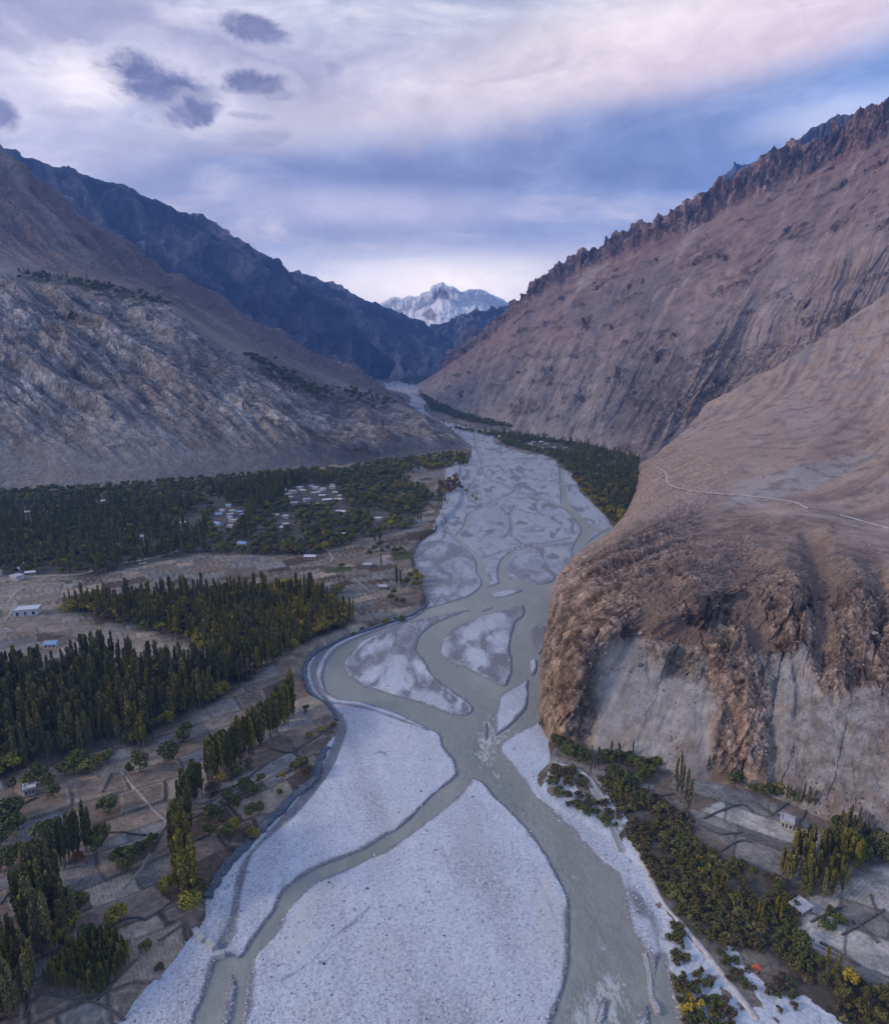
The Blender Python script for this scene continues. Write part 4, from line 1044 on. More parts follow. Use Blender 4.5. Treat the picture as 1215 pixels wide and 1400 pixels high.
# ================================================================== TREES
def leaf_mat(name, col, var=.35):
    m, nt, b = material(name, .75, .12)
    r = nt.new('ShaderNodeObjectInfo').outputs['Random']
    n = nt.noise(nt.obj(), 1.3, 4, .7)
    dk = tuple(c * (1 - var) for c in col); lt = (min(1, col[0] * (1 + var * 1.25)), min(1, col[1] * (1 + var)), col[2])
    f = nt.m('ADD', nt.m('MULTIPLY', nt.step(n, .3, .7), .6), nt.m('MULTIPLY', r, .4))
    nt.put(b.inputs['Base Color'], nt.mix(f, dk, lt))
    return m
LEAF = {
    'dark green': leaf_mat("leaf_dark_green", (.128, .132, .045)),
    'grey green': leaf_mat("leaf_grey_green", (.19, .175, .08)),
    'olive': leaf_mat("leaf_olive", (.22, .195, .04)),
    'yellow': leaf_mat("leaf_yellow", (.36, .275, .04)),
    'deep green': leaf_mat("leaf_deep_green", (.098, .112, .042)),
    'dull olive': leaf_mat("leaf_dull_olive", (.115, .108, .042)),
    'orange': leaf_mat("leaf_orange", (.20, .095, .022)),
    'brown': leaf_mat("leaf_brown", (.10, .082, .055)),
    'pale': leaf_mat("leaf_pale", (.150, .145, .100)),
}
BARK = simple_mat("bark", (.17, .155, .135), .3, 4, .95, .3, .03)

def tri_mesh(name, cen, ax1, ax2, mat):
    V = np.stack([cen - ax1 - ax2, cen + ax1 - ax2 * .6, cen + ax1 * .55 + ax2, cen - ax1 * .7 + ax2 * .8], 1).reshape(-1, 3)
    return np_mesh(name, V, np.arange(len(V)).reshape(-1, 4), mat, False)

def unit(n):
    v = RS.normal(size=(n, 3)); return v / np.linalg.norm(v, axis=1, keepdims=True)

def poplar_crown(seed, n, R, H, bare):      # ascending sprays hugging the stem
    rs = np.random.RandomState(seed)
    nb = 46
    ang0 = rs.uniform(0, 6.283, nb); z0 = bare * H + (H * .80 - bare * H) * rs.uniform(0, 1, nb) ** .9
    ln = H * rs.uniform(.14, .30, nb); out = R * rs.uniform(.45, 1.1, nb)
    k = rs.randint(0, nb, n); t = rs.uniform(.0, 1, n) ** .8
    zz = np.minimum(z0[k] + ln[k] * t, H * rs.uniform(.93, 1.0, n))
    prof = np.sin(np.clip((zz / H - bare * .7) / (1.02 - bare * .7), 0, 1) ** .72 * math.pi) ** .6
    r = out[k] * prof * (.25 + .75 * t)
    c = np.stack([np.cos(ang0[k]) * r, np.sin(ang0[k]) * r, zz], 1) + rs.normal(size=(n, 3)) * R * .12
    up = np.stack([np.cos(ang0[k]) * .25, np.sin(ang0[k]) * .25, np.ones(n)], 1) + rs.normal(size=(n, 3)) * .3
    up /= np.linalg.norm(up, axis=1, keepdims=True)
    sd = np.cross(up, rs.normal(size=(n, 3))); sd /= np.linalg.norm(sd, axis=1, keepdims=True)
    a = rs.uniform(.16, .34, n)[:, None]
    return c, sd * a, up * a * rs.uniform(1.2, 2.2, n)[:, None]

def round_crown(seed, n, R, H, z0, lobes=11, leaf=(.16, .36)):
    rs = np.random.RandomState(seed)
    u = rs.normal(size=(lobes, 3)); u /= np.linalg.norm(u, axis=1, keepdims=True); u[:, 2] = np.abs(u[:, 2]) * 1.1 - .25
    lc = u * np.array((R * .62, R * .62, (H - z0) * .42)) + np.array((0, 0, z0 + (H - z0) * .45))
    lr = R * rs.uniform(.30, .52, lobes)
    k = rs.randint(0, lobes, n)
    v = rs.normal(size=(n, 3)); v /= np.linalg.norm(v, axis=1, keepdims=True)
    c = lc[k] + v * (lr[k] * rs.uniform(.55, 1.12, n) ** .6)[:, None] * np.array((1, 1, .85))
    c[:, 2] = np.clip(c[:, 2], z0 * .6, None)
    nn = v + rs.normal(size=(n, 3)) * .6
    a1 = np.cross(nn, rs.normal(size=(n, 3))); a1 /= np.linalg.norm(a1, axis=1, keepdims=True)
    a2 = np.cross(nn, a1); a2 /= np.linalg.norm(a2, axis=1, keepdims=True)
    a = rs.uniform(leaf[0], leaf[1], n)[:, None]
    return c, a1 * a, a2 * a

def stem(kind, seed, H, R, bare):
    rs = random.Random(seed); b = MB()
    if kind == 'poplar':
        b.tube([(0, 0, -.6), (.03, 0, H * .3), (-.04, .03, H * .65), (0, 0, H * .95)], [.20, .15, .09, .02])
        for i in range(7):
            a = rs.uniform(0, 6.28); z = H * rs.uniform(bare, .7)
            b.tube([(0, 0, z), (math.cos(a) * R * .5, math.sin(a) * R * .5, z + H * .09), (math.cos(a) * R * .7, math.sin(a) * R * .7, z + H * .2)], [.05, .03, .012], 4)
    elif kind == 'broadleaf':
        b.tube([(0, 0, -.5), (.05, .02, H * .25), (.1, -.05, H * .45)], [.24, .19, .14])
        for i in range(6):
            a = i * 1.05 + rs.uniform(-.3, .3); q = R * rs.uniform(.45, .7)
            b.tube([(.08, -.03, H * .36), (math.cos(a) * q * .5, math.sin(a) * q * .5, H * .55), (math.cos(a) * q, math.sin(a) * q, H * .75)], [.11, .07, .025], 5)
    else:
        for i in range(5):
            a = i * 1.25 + rs.uniform(-.3, .3); q = R * rs.uniform(.3, .6)
            b.tube([(0, 0, -.3), (math.cos(a) * q * .5, math.sin(a) * q * .5, H * .35), (math.cos(a) * q, math.sin(a) * q, H * .7)], [.06, .045, .015], 4)
    return b

PROTO = {}                                  # (kind, colour, shape) -> trunk mesh, crown mesh, height
def proto(kind, colour, shape):
    key = (kind, colour, shape)
    if key in PROTO: return PROTO[key]
    sd = 1000 + shape * 13 + len(kind)
    if kind == 'poplar':
        H = 16.0; R = (.95, 1.15, .8)[shape]; bare = (.14, .10, .22)[shape]
        n = 760 if colour != 'pale' else 330
        c = poplar_crown(sd, n, R, H, bare)
    elif kind == 'broadleaf':
        H = 6.6; R = (3.3, 3.8, 2.8)[shape]; bare = .2
        c = round_crown(sd, 950, R, H, 1.1, (12, 15, 9)[shape])
    else:
        H = 2.6; R = (1.7, 1.35, 2.1)[shape]; bare = .1
        c = round_crown(sd, 260, R, H, .15, (6, 5, 8)[shape], (.12, .30))
    crown = tri_mesh(kind + "_crown", *c, LEAF[colour])
    trunk = stem(kind, sd, H, R, bare).mesh(kind + "_trunk", BARK, True)
    PROTO[key] = (trunk, crown, H)
    return PROTO[key]

TREES = []
def scatter(kind, poly, spacing, colours, hgt, where, z=2.4, shapes=(0, 1, 2), holes=(), clump=0.0, grp=None, seed=0):
    """trees standing in a patch of ground, spacing in metres"""
    P = on_floor(poly, z); rs = np.random.RandomState(500 + seed)
    lo, hi = P.min(0), P.max(0)
    nx, ny = int((hi[0] - lo[0]) / spacing) + 1, int((hi[1] - lo[1]) / spacing) + 1
    gx, gy = np.meshgrid(np.arange(nx), np.arange(ny))
    x = lo[0] + (gx + rs.uniform(-.1, 1.1, gx.shape)) * spacing; y = lo[1] + (gy + rs.uniform(-.1, 1.1, gx.shape)) * spacing
    x = x.ravel(); y = y.ravel()
    ok = inside(x, y, P)
    for hpoly in holes: ok &= ~inside(x, y, on_floor(hpoly, z))
    if clump: ok &= fbm(x / 14, y / 14, 0, 3, 900 + seed) > clump
    x, y = x[ok], y[ok]
    names = list(colours); w = np.array([colours[c] for c in names], float); w /= w.sum()
    cn = fbm(x / 22, y / 22, 0, 3, 950 + seed) * .9 + rs.uniform(-.25, .25, len(x))
    order = np.argsort(np.argsort(cn)) / max(1, len(x))
    ci = np.minimum(np.searchsorted(np.cumsum(w), order), len(names) - 1)
    for i in range(len(x)):
        TREES.append(dict(kind=kind, x=x[i], y=y[i], col=names[ci[i]], shape=shapes[rs.randint(len(shapes))], h=rs.uniform(*hgt), where=where, grp=grp))
def single(kind, px, py, col, h, where, shape=0, z=2.4, n=1, spread=0.0, grp=None):
    p = Z(px, py, z)
    for i in range(n):
        a, r = random.uniform(0, 6.28), spread * math.sqrt(random.random()) if n > 1 else 0
        TREES.append(dict(kind=kind, x=p[0] + r * math.cos(a), y=p[1] + r * math.sin(a), col=col, shape=(shape + i) % 3, h=h * random.uniform(.8, 1.15), where=where, grp=grp))
def row(kind, pts, spacing, colours, hgt, where, width=2.0, z=2.4, shapes=(0, 1, 2), grp=None, seed=0):
    P = on_floor(pts, z); rs = np.random.RandomState(700 + seed)
    L = np.concatenate([[0], np.cumsum(np.hypot(*np.diff(P, axis=0).T))])
    n = int(L[-1] / spacing); names = list(colours); w = np.array([colours[c] for c in names], float); w /= w.sum()
    for i in range(n):
        t = (i + rs.uniform(.2, .8)) * spacing
        x = np.interp(t, L, P[:, 0]) + rs.uniform(-width, width); y = np.interp(t, L, P[:, 1]) + rs.uniform(-width, width)
        TREES.append(dict(kind=kind, x=x, y=y, col=names[rs.choice(len(names), p=w)], shape=shapes[rs.randint(len(shapes))], h=rs.uniform(*hgt), where=where, grp=grp))

V1 = [(385,672),(410,664),(455,664),(468,684),(440,694),(400,694)]
V2 = [(288,715),(305,694),(335,690),(338,708),(322,728),(296,735)]
V3 = [(372,705),(402,702),(405,722),(378,726)]
SCREE1 = [(236,716),(262,700),(282,708),(278,728),(242,728)]; SCREE2 = [(284,682),(302,678),(322,698),(296,704)]
CLEAR = ([(20,692),(47,702),(52,718),(28,708)], [(176,724),(198,732),(203,750),(184,742)], [(128,682),(150,680),(152,694),(134,694)], [(455,690),(480,694),(470,712),(448,706)], [(320,736),(345,740),(340,752),(318,750)], [(505,700),(535,702),(525,720),(500,716)])
# the big poplar wood on the left bank
scatter('poplar', WOODS[0], 3.0, {'dark green': .5, 'grey green': .35, 'olive': .15}, (7, 19), 'in the dense left-bank wood', clump=-.2, seed=1)
scatter('broadleaf', [(230,922),(330,915),(395,895),(325,945),(270,972),(215,1000),(160,1012),(150,960)], 11, {'deep green': .3, 'olive': .5, 'yellow': .2}, (5, 8), 'at the bright edge of the left-bank wood', seed=2)
scatter('poplar', WOODS[1], 4.6, {'dark green': .4, 'grey green': .3, 'olive': .3}, (7, 17), 'in the triangular wood between the terraced fields', seed=3)
scatter('broadleaf', WOODS[1], 5.2, {'deep green': .25, 'olive': .55, 'brown': .2}, (4.5, 7.5), 'in the triangular wood between the terraced fields', seed=4)
scatter('broadleaf', [(355,806),(430,806),(484,846),(440,868),(395,885),(370,850)], 5.0, {'olive': .3, 'yellow': .7}, (5, 7.5), 'in the yellowing corner of the triangular wood', seed=5)
scatter('broadleaf', WOODS[0], 7.5, {'deep green': .4, 'olive': .45, 'brown': .15}, (4.5, 8.5), 'under the poplars of the left-bank wood', seed=61)
# forest under the left slope, round the villages
scatter('broadleaf', WOODS[2], 6.2, {'deep green': .55, 'dark green': .35, 'olive': .1}, (4, 8), 'in the dark forest round the left-bank villages', holes=(V1, V2, V3, SCREE1, SCREE2) + CLEAR, clump=-.06, seed=6)
scatter('poplar', [(-60,700),(40,700),(120,690),(260,690),(290,720),(280,758),(200,772),(110,790),(0,784),(-60,792)], 8.0, {'dark green': .6, 'grey green': .4}, (12, 19), 'along the lower edge of the dark forest', holes=(V1, V2, V3, SCREE1, SCREE2) + CLEAR, clump=-.14, seed=7)
scatter('poplar', [(290,672),(420,655),(470,660),(440,672),(370,690),(345,720),(340,740),(325,742),(338,700),(300,690)], 7, {'dark green': .6, 'grey green': .4}, (13, 19), 'between the two left-bank villages', holes=(V1, V2, V3), seed=8)
row('broadleaf', [(440,752),(400,757),(350,757),(335,752)], 6, {'orange': .5, 'brown': .5}, (4, 5.5), 'at the lower rim of the dark forest', seed=9)
scatter('broadleaf', [(440,655),(500,634),(560,628),(610,622),(640,622),(640,634),(600,640),(545,650),(500,652)], 7.5, {'deep green': .7, 'olive': .3}, (5, 8), 'below the tip of the rocky spur', clump=-.1, seed=10)
row('poplar', [(612,630),(628,628),(643,626)], 3, {'grey green': .5, 'olive': .5}, (12, 16), 'below the tip of the rocky spur', 4, seed=11)
# young plantation and near rows of poplars
row('poplar', [(402,972),(390,987),(378,1000)], .55, {'olive': .6, 'dark green': .4}, (14, 19), 'at the upper end of the long poplar row', 2.2, grp='long row of poplars beside the fields', seed=12)
row('poplar', [(372,1003),(350,1022),(330,1036),(300,1058),(280,1072)], .5, {'dark green': .55, 'grey green': .2, 'olive': .25}, (12, 18), 'in the middle of the long poplar row', 2.2, grp='long row of poplars beside the fields', seed=13)
row('poplar', [(272,1085),(258,1105),(253,1125)], .55, {'dark green': .8, 'grey green': .2}, (12, 17), 'where the long poplar row bends', 2.0, grp='long row of poplars beside the fields', seed=14)
row('poplar', [(250,1150),(248,1180),(256,1215),(266,1232)], .6, {'olive': .5, 'grey green': .3, 'dark green': .2}, (13, 21), 'at the lower end of the long poplar row', 1.8, grp='long row of poplars beside the fields', seed=15)
single('broadleaf', 230, 1222, 'olive', 6.5, 'at the foot of the long poplar row', 0); single('broadleaf', 262, 1240, 'olive', 6.0, 'at the foot of the long poplar row', 1); single('broadleaf', 272, 1225, 'dark green', 6.5, 'at the foot of the long poplar row', 2)
single('broadleaf', 322, 1062, 'deep green', 4.5, 'beside the middle of the long poplar row', 0); single('broadleaf', 340, 1050, 'deep green', 5, 'beside the middle of the long poplar row', 2); single('broadleaf', 290, 1085, 'brown', 5, 'beside the middle of the long poplar row', 1)
single('broadleaf', 300, 1068, 'yellow', 4, 'beside the middle of the long poplar row', 1)
row('poplar', [(72,1190),(88,1182),(108,1170),(122,1160)], .6, {'dark green': .9, 'grey green': .1}, (12, 17), 'in the clump between the field plots', 2.2, grp='clump of poplars between the plots', seed=16)
single('broadleaf', 140, 1150, 'deep green', 7, 'beside the poplar clump between the plots', 1); single('broadleaf', 132, 1168, 'dark green', 6, 'beside the poplar clump between the plots', 0); single('broadleaf', 108, 1180, 'orange', 4, 'beside the poplar clump between the plots', 2)
row('poplar', [(62,1218),(44,1240),(50,1275),(64,1310)], .6, {'dark green': .5, 'grey green': .5}, (12, 20), 'in the band above the young plantation', 2.6, grp='band of poplars at the lower left', seed=17)
row('poplar', [(70,1205),(80,1245),(90,1285)], 1.1, {'dark green': .5, 'grey green': .5}, (10, 15), 'in the band above the young plantation', 2, grp='band of poplars at the lower left', seed=18)
scatter('poplar', [(-40,1335),(20,1300),(48,1330),(50,1365),(20,1405),(-40,1440)], 1.9, {'grey green': .6, 'olive': .4}, (9, 15), 'in the corner by the grey ploughed plot', seed=19)
for q in ((83,1290,'olive'),(100,1272,'olive'),(92,1235,'deep green'),(72,1262,'brown'),(120,1288,'deep green'),(108,1245,'dark green'),(38,1288,'deep green')): single('broadleaf', q[0], q[1], q[2], 5.2, 'in the band above the young plantation', random.randint(0, 2))
scatter('poplar', [(58,1352),(80,1315),(150,1280),(182,1310),(160,1345),(133,1368)], .95, {'dark green': .5, 'olive': .5}, (4.0, 6.2), 'in the young plantation', grp='young plantation', seed=20)
# orchard trees and hedges among the plots on the left
for q in ((230,1040,'deep green',7),(192,1055,'deep green',7),(178,1060,'deep green',6),(105,1052,'deep green',7),(90,1060,'deep green',6),(120,1060,'dark green',6),(135,1048,'olive',5.5),(148,1042,'dark green',6),(55,1068,'deep green',7),(42,1078,'dark green',6),(66,1080,'deep green',6.5),(74,1092,'deep green',5.5),(18,1080,'brown',4.5),
          (13,1125,'deep green',7),(-5,1130,'deep green',7),(25,1135,'deep green',6),(8,1150,'deep green',6.5),(-8,1165,'deep green',6),(72,1138,'deep green',6),(60,1150,'deep green',6.5),(45,1165,'dark green',5),(28,1172,'deep green',5.5),(10,1185,'deep green',6),(-10,1195,'dark green',6),(148,1113,'deep green',6),(18,1168,'yellow',2.5),
          (186,1040,'dark green',5),(250,1015,'deep green',6),(255,1005,'dark green',6)): single('broadleaf', q[0], q[1], q[2], q[3], 'among the left-bank plots', random.randint(0, 2))
for q in ((347,1088,'deep green',5),(335,1082,'deep green',5),(313,1098,'deep green',5.5),(325,1105,'deep green',5),(343,1114,'deep green',5),(355,1112,'deep green',5),(303,1128,'deep green',5),(290,1120,'deep green',4.5),(287,1143,'dark green',4.5),(322,1135,'olive',4.5),(345,1138,'olive',4),(310,1145,'dark green',4),(413,1050,'deep green',5),(404,1055,'dark green',4.5),(420,1058,'brown',4),(357,1071,'deep green',3.6),(387,1066,'yellow',3.2),(382,1088,'dark green',3.4),(418,975,'deep green',3.8),(423,1008,'olive',2.2),
          (438,1000,'yellow',2.2),(448,998,'olive',2.2),(456,993,'orange',2.2)): single('broadleaf', q[0], q[1], q[2], q[3], 'between the long poplar row and the river', random.randint(0, 2))
for q in ((210,1155,'deep green',4.6),(200,1165,'deep green',4.4),(190,1172,'deep green',5),(180,1178,'deep green',4.4),(163,1182,'deep green',4.8),(172,1190,'deep green',4),(200,1300,'deep green',3),(160,1265,'olive',4.8),(218,1320,'brown',2.4)): single('broadleaf', q[0], q[1], q[2], q[3], 'on the lower left plots', random.randint(0, 2))
# scattered trees by the river upstream of the fields
for q in ((512,748),(522,752),(530,748),(540,752),(505,755),(520,742),(548,750)): single('broadleaf', q[0], q[1] + 6, 'deep green', 5.5, 'in the clump by the green plot', random.randint(0, 2))
for q in ((512,742,15),(520,742,16)): single('poplar', q[0], q[1] + 4, 'dark green', q[2], 'in the clump by the green plot', 2)
single('poplar', 521, 783, 'dark green', 13, 'alone on the bare plots', 2)
for q in ((542,806,17),(548,806,13)): single('poplar', q[0], q[1], 'dark green', q[2], 'by the upper bank wall', 2)
for q in ((560,790),(568,786),(572,792),(556,800),(566,803),(575,798)): single('broadleaf', q[0], q[1], 'deep green' if q[0] < 566 else 'olive', 5, 'by the upper bank wall', 1)
for q in ((542,826),(535,822),(550,828),(538,815)): single('broadleaf', q[0], q[1], 'deep green', 5, 'by the upper bank wall', 0)
single('broadleaf', 467, 778, 'deep green', 4, 'alone on the bare plots', 0); single('broadleaf', 464, 810, 'olive', 5, 'beside the yellowing corner of the wood', 1); single('broadleaf', 456, 812, 'olive', 5, 'beside the yellowing corner of the wood', 0)
for q in ((596,724,'orange',11),(604,692,'dark green',14),(608,690,'dark green',13),(600,694,'dark green',12),(612,640,'olive',10),(575,716,'dark green',12),(572,714,'dark green',10),(579,738,'olive',9),(560,700,'dark green',13),(566,698,'dark green',13),(552,704,'dark green',12),(548,706,'dark green',10)): single('poplar', q[0], q[1], q[2], q[3], 'on the upstream left bank', 0)
scatter('broadleaf', [(598,664),(625,650),(632,668),(618,676),(600,684)], 6, {'brown': .5, 'olive': .3, 'orange': .2}, (3.5, 5.5), 'on the sandy upstream bank', z=1.5, seed=21)
for q in ((637,672,'yellow'),(632,668,'orange'),(645,680,'yellow'),(650,684,'olive')): single('shrub', q[0], q[1], q[2], 3.6, 'on the sandy upstream bank', 0, z=.3)
row('broadleaf', [(435,868),(455,858),(470,862),(482,856)], 4, {'olive': .5, 'yellow': .25, 'deep green': .25}, (4.5, 6), 'by the river wall below the triangular wood', 4, seed=22)
row('shrub', [(478,866),(500,856),(530,848),(560,838)], 7, {'olive': .6, 'deep green': .4}, (1.8, 3), 'on top of the bank wall', 2, seed=23)
row('poplar', [(474,852),(484,850)], 2.5, {'dark green': 1}, (11, 14), 'at the river corner of the triangular wood', 1, seed=24)
# right bank, upstream
scatter('poplar', WOODS[3], 10, {'dark green': .8, 'grey green': .2}, (10, 16), 'in the far right-bank wood', z=.8, holes=([(782,650),(800,655),(825,690),(845,715),(825,700),(795,675)], [(700,604),(760,606),(790,616),(785,622),(720,616)]), seed=25)
scatter('broadleaf', WOODS[3], 7, {'deep green': .85, 'olive': .15}, (5, 8.5), 'in the far right-bank wood', z=.8, holes=([(782,650),(800,655),(825,690),(845,715),(825,700),(795,675)], [(705,604),(760,606),(785,616),(780,620),(725,614)], [(820,628),(850,630),(850,640),(822,640)]), seed=26)
scatter('shrub', [(780,648),(800,655),(835,660),(860,690),(845,718),(828,705),(800,675)], 3.4, {'brown': .6, 'orange': .12, 'olive': .28}, (2, 3.8), 'in the brown thicket of the far right bank', z=.8, seed=27)
# foot of the cliff
row('shrub', [(739,930),(741,955),(744,975),(750,992),(756,1005)], 1.1, {'deep green': .8, 'olive': .2}, (2.5, 4.5), 'along the foot of the cliff', 1.2, z=.8, seed=28)
row('broadleaf', [(758,1012),(770,1026),(785,1036),(798,1042),(806,1046)], 1.4, {'deep green': 1}, (4, 6.5), 'at the foot of the cliff nose', 2, z=.8, seed=29)
for q in ((808,1052),(813,1056),(818,1050),(824,1050),(806,1058),(835,1034),(846,1042),(864,1040)): single('poplar', q[0], q[1] + 4, 'pale', 9, 'half bare against the scree', 2, z=.8)
row('broadleaf', [(828,1044),(850,1046),(875,1050),(905,1052)], 1.7, {'deep green': 1}, (3.5, 5.5), 'along the foot of the scree', 2, z=.8, seed=30)
scatter('broadleaf', [(832,1056),(850,1058),(862,1072),(852,1080),(835,1070)], 3, {'deep green': .9, 'dark green': .1}, (3.5, 5), 'round the small plots under the scree', z=.8, seed=31)
scatter('broadleaf', [(868,1058),(892,1058),(890,1070),(870,1078)], 3.4, {'deep green': .9, 'dark green': .1}, (3.5, 5), 'round the small plots under the scree', z=.8, seed=32)
for q in ((922,1078,'pale',12),(925,1092,'pale',12),(930,1098,'pale',13),(935,1108,'pale',14),(940,1114,'pale',14),(932,1085,'pale',9),(966,1064,'pale',10),(972,1062,'pale',10),(931,1070,'grey green',14),(928,1084,'pale',12),(938,1122,'pale',13)): single('poplar', q[0], q[1], q[2], q[3], 'half bare between the small plots', 2, z=.8)
row('broadleaf', [(945,1056),(960,1050),(985,1060),(1002,1066),(1006,1080)], 1.8, {'deep green': .6, 'olive': .2, 'grey green': .2}, (3.5, 6), 'at the foot of the orange buttress', 2, z=.8, seed=33)
row('broadleaf', [(1026,1080),(1045,1084),(1070,1090),(1095,1098),(1112,1106)], 1.7, {'deep green': .8, 'grey green': .2}, (3, 5), 'along the cliff foot above the pale plots', 1.5, z=.8, seed=34)
for q in ((1078,1100),(1088,1104),(1096,1102),(1104,1108),(1074,1096),(1112,1110)): single('poplar', q[0], q[1], 'pale', 8, 'half bare along the cliff foot above the pale plots', 2, z=.8)
for q in ((1150,1135),(1158,1138),(1165,1140),(1172,1138),(1160,1130),(1178,1146),(1185,1140),(1152,1146),(1146,1140),(1170,1148)): single('poplar', q[0], q[1] + 6, 'pale' if q[0] % 3 else 'grey green', 9.5, 'half bare below the right-hand cliff', 2, z=.8)
scatter('broadleaf', [(1125,1150),(1150,1130),(1185,1140),(1240,1160),(1240,1185),(1180,1178),(1140,1172)], 3.2, {'deep green': .75, 'grey green': .25}, (3.5, 6), 'below the right-hand cliff', z=.8, seed=35)
scatter('poplar', [(1062,1192),(1085,1165),(1110,1160),(1150,1165),(1180,1185),(1150,1225),(1120,1238),(1085,1222)], 2.3, {'olive': .45, 'grey green': .35, 'dark green': .2}, (7.5, 11.5), 'in the slanting grove above the right-hand plots', z=.8, shapes=(0, 1), seed=36)
for q in ((1084,1170),(1090,1166),(1096,1172),(1080,1178),(1088,1176)): single('poplar', q[0], q[1], 'yellow', 9, 'at the yellow corner of the slanting grove', 1, z=.8)
# the thicket between the track and the plots on the right
scatter('shrub', WOODS[4], 1.5, {'brown': .36, 'grey green': .12, 'dull olive': .32, 'deep green': .19, 'yellow': .01}, (.8, 2.3), 'in the right-bank thicket', z=.8, clump=-.22, seed=37)
scatter('broadleaf', [(830,1075),(870,1085),(905,1100),(940,1150),(1000,1180),(1060,1200),(1085,1240),(1080,1290),(1000,1270),(940,1250),(905,1190),(860,1130)], 6.5, {'dull olive': .5, 'yellow': .02, 'deep green': .33, 'grey green': .15}, (2.0, 3.6), 'in the right-bank thicket', z=.8, seed=38)
scatter('broadleaf', [(1090,1290),(1150,1330),(1240,1370),(1240,1430),(1150,1395),(1110,1340)], 3.6, {'dull olive': .5, 'yellow': .07, 'deep green': .43}, (2.6, 4.4), 'at the lower edge of the right-hand plots', z=.8, seed=39)
for q in ((848,1090),(855,1095),(985,1215),(992,1222),(978,1225),(1000,1240),(1008,1235),(1060,1255),(1066,1262),(1072,1250),(975,1215),(1040,1262),(1035,1255),(1130,1330),(1138,1342),(1145,1335)): single('poplar', q[0], q[1], 'olive', 7, 'rising out of the right-bank thicket', 0, z=.8)
scatter('shrub', [(750,1050),(790,1052),(812,1075),(835,1110),(845,1140),(820,1125),(790,1110),(765,1095),(745,1075)], 2.3, {'deep green': .4, 'brown': .35, 'dull olive': .25}, (1.2, 2.6), 'on the gravelly flat beside the track', z=.8, clump=-.08, seed=40)
scatter('shrub', [(912,1268),(935,1262),(950,1320),(925,1330),(915,1305)], 1.7, {'deep green': .4, 'dull olive': .4, 'brown': .2}, (1, 2), 'on the white gravel beside the river', z=.6, clump=-.12, seed=41)
scatter('shrub', [(920,1340),(960,1330),(1010,1395),(1000,1430),(930,1430)], 1.7, {'deep green': .55, 'brown': .25, 'dull olive': .2}, (1.2, 2.2), 'on the white gravel beside the river', z=.6, clump=-.12, seed=42)
for q in ((945,1372),(955,1380),(938,1385)): single('shrub', q[0], q[1], 'yellow', 2.6, 'among dark bushes on the white gravel', 0, z=.6)
scatter('shrub', [(975,1300),(1000,1295),(1030,1340),(1025,1370),(1000,1355)], 1.8, {'deep green': .6, 'brown': .4}, (.9, 1.9), 'on the white gravel by the thicket', z=.6, clump=-.15, seed=43)
scatter('shrub', [(1030,1335),(1075,1330),(1110,1420),(1050,1430)], 1.9, {'brown': .7, 'deep green': .3}, (.9, 1.8), 'in the dry channel by the lower edge', z=.6, clump=-.05, seed=44)
scatter('shrub', [(1120,1260),(1135,1245),(1150,1262),(1140,1280),(1122,1280)], 2.2, {'deep green': .8, 'dull olive': .2}, (1.5, 2.6), 'in the walled plot by the roofed shed', z=.8, seed=45)
# far valley
scatter('broadleaf', [(575,541),(600,552),(640,566),(690,577),(740,590),(680,585),(630,575),(590,562)], 12, {'deep green': 1}, (8, 12), 'in the wooded strip far up the right bank', z=1, seed=46)
scatter('broadleaf', [(515,541),(545,545),(560,552),(540,552),(505,548)], 16, {'deep green': 1}, (8, 12), 'on the far left-bank terrace', z=1, seed=47)
scatter('broadleaf', [(546,521),(575,512),(606,508),(596,518),(572,526),(558,527)], 26, {'deep green': 1}, (9, 14), 'at the far end of the valley', z=1, seed=48)

# keep trees out of the river, then set them on the ground
tx = np.array([t['x'] for t in TREES], np.float32); ty = np.array([t['y'] for t in TREES], np.float32)
tsb, twd = floor_parts(tx, ty); tz = floor_z(tx, ty, (tsb, twd))
keep_ = twd > 1.0
for t, z_, k_ in zip(TREES, tz, keep_): t['z'] = float(z_) - .05; t['ok'] = bool(k_)
TREES = [t for t in TREES if t['ok']]

# trees on the slopes: found by sighting the slope surface
def sighter(G):
    qx, qy, qd = project(G)
    return qx.ravel(), qy.ravel(), qd.ravel(), G.reshape(-1, 3)
SIGHT = {'left': sighter(GL), 'near': sighter(GN)}
def on_slope(which, px, py, r=2.2):
    qx, qy, qd, P = SIGHT[which]
    m_ = np.where((np.abs(qx - px) < r) & (np.abs(qy - py) < r))[0]
    if len(m_) == 0: return None
    near = m_[qd[m_] < qd[m_].min() * 1.03]
    return P[near].mean(0)
def slope_trees(which, line, n, spread, kind, colours, hgt, where, seed):
    rs = np.random.RandomState(seed); L = np.array(line, float)
    for i in range(n):
        t = rs.uniform(0, len(L) - 1); k = min(int(t), len(L) - 2)
        q = L[k] + (L[k + 1] - L[k]) * (t - k) + rs.normal(size=2) * spread
        p = on_slope(which, q[0], q[1])
        if p is None: continue
        TREES.append(dict(kind=kind, x=p[0], y=p[1], z=p[2] - .4, col=colours[rs.randint(len(colours))], shape=rs.randint(3), h=rs.uniform(*hgt), where=where, grp=None, ok=True))
slope_trees('left', [(22,372),(60,380),(105,388),(150,395),(195,405),(228,414)], 90, (5, 2.2), 'broadleaf', ['deep green'], (5, 9), 'on the high terrace of the left slope', 1)
slope_trees('left', [(30,371),(70,380),(120,386),(160,397)], 26, (4, 1.5), 'poplar', ['dark green'], (9, 14), 'on the high terrace of the left slope', 2)
slope_trees('left', [(95,425),(98,434),(102,440)], 10, (3, 2), 'broadleaf', ['deep green'], (5, 8), 'in the gully below the high terrace', 3)
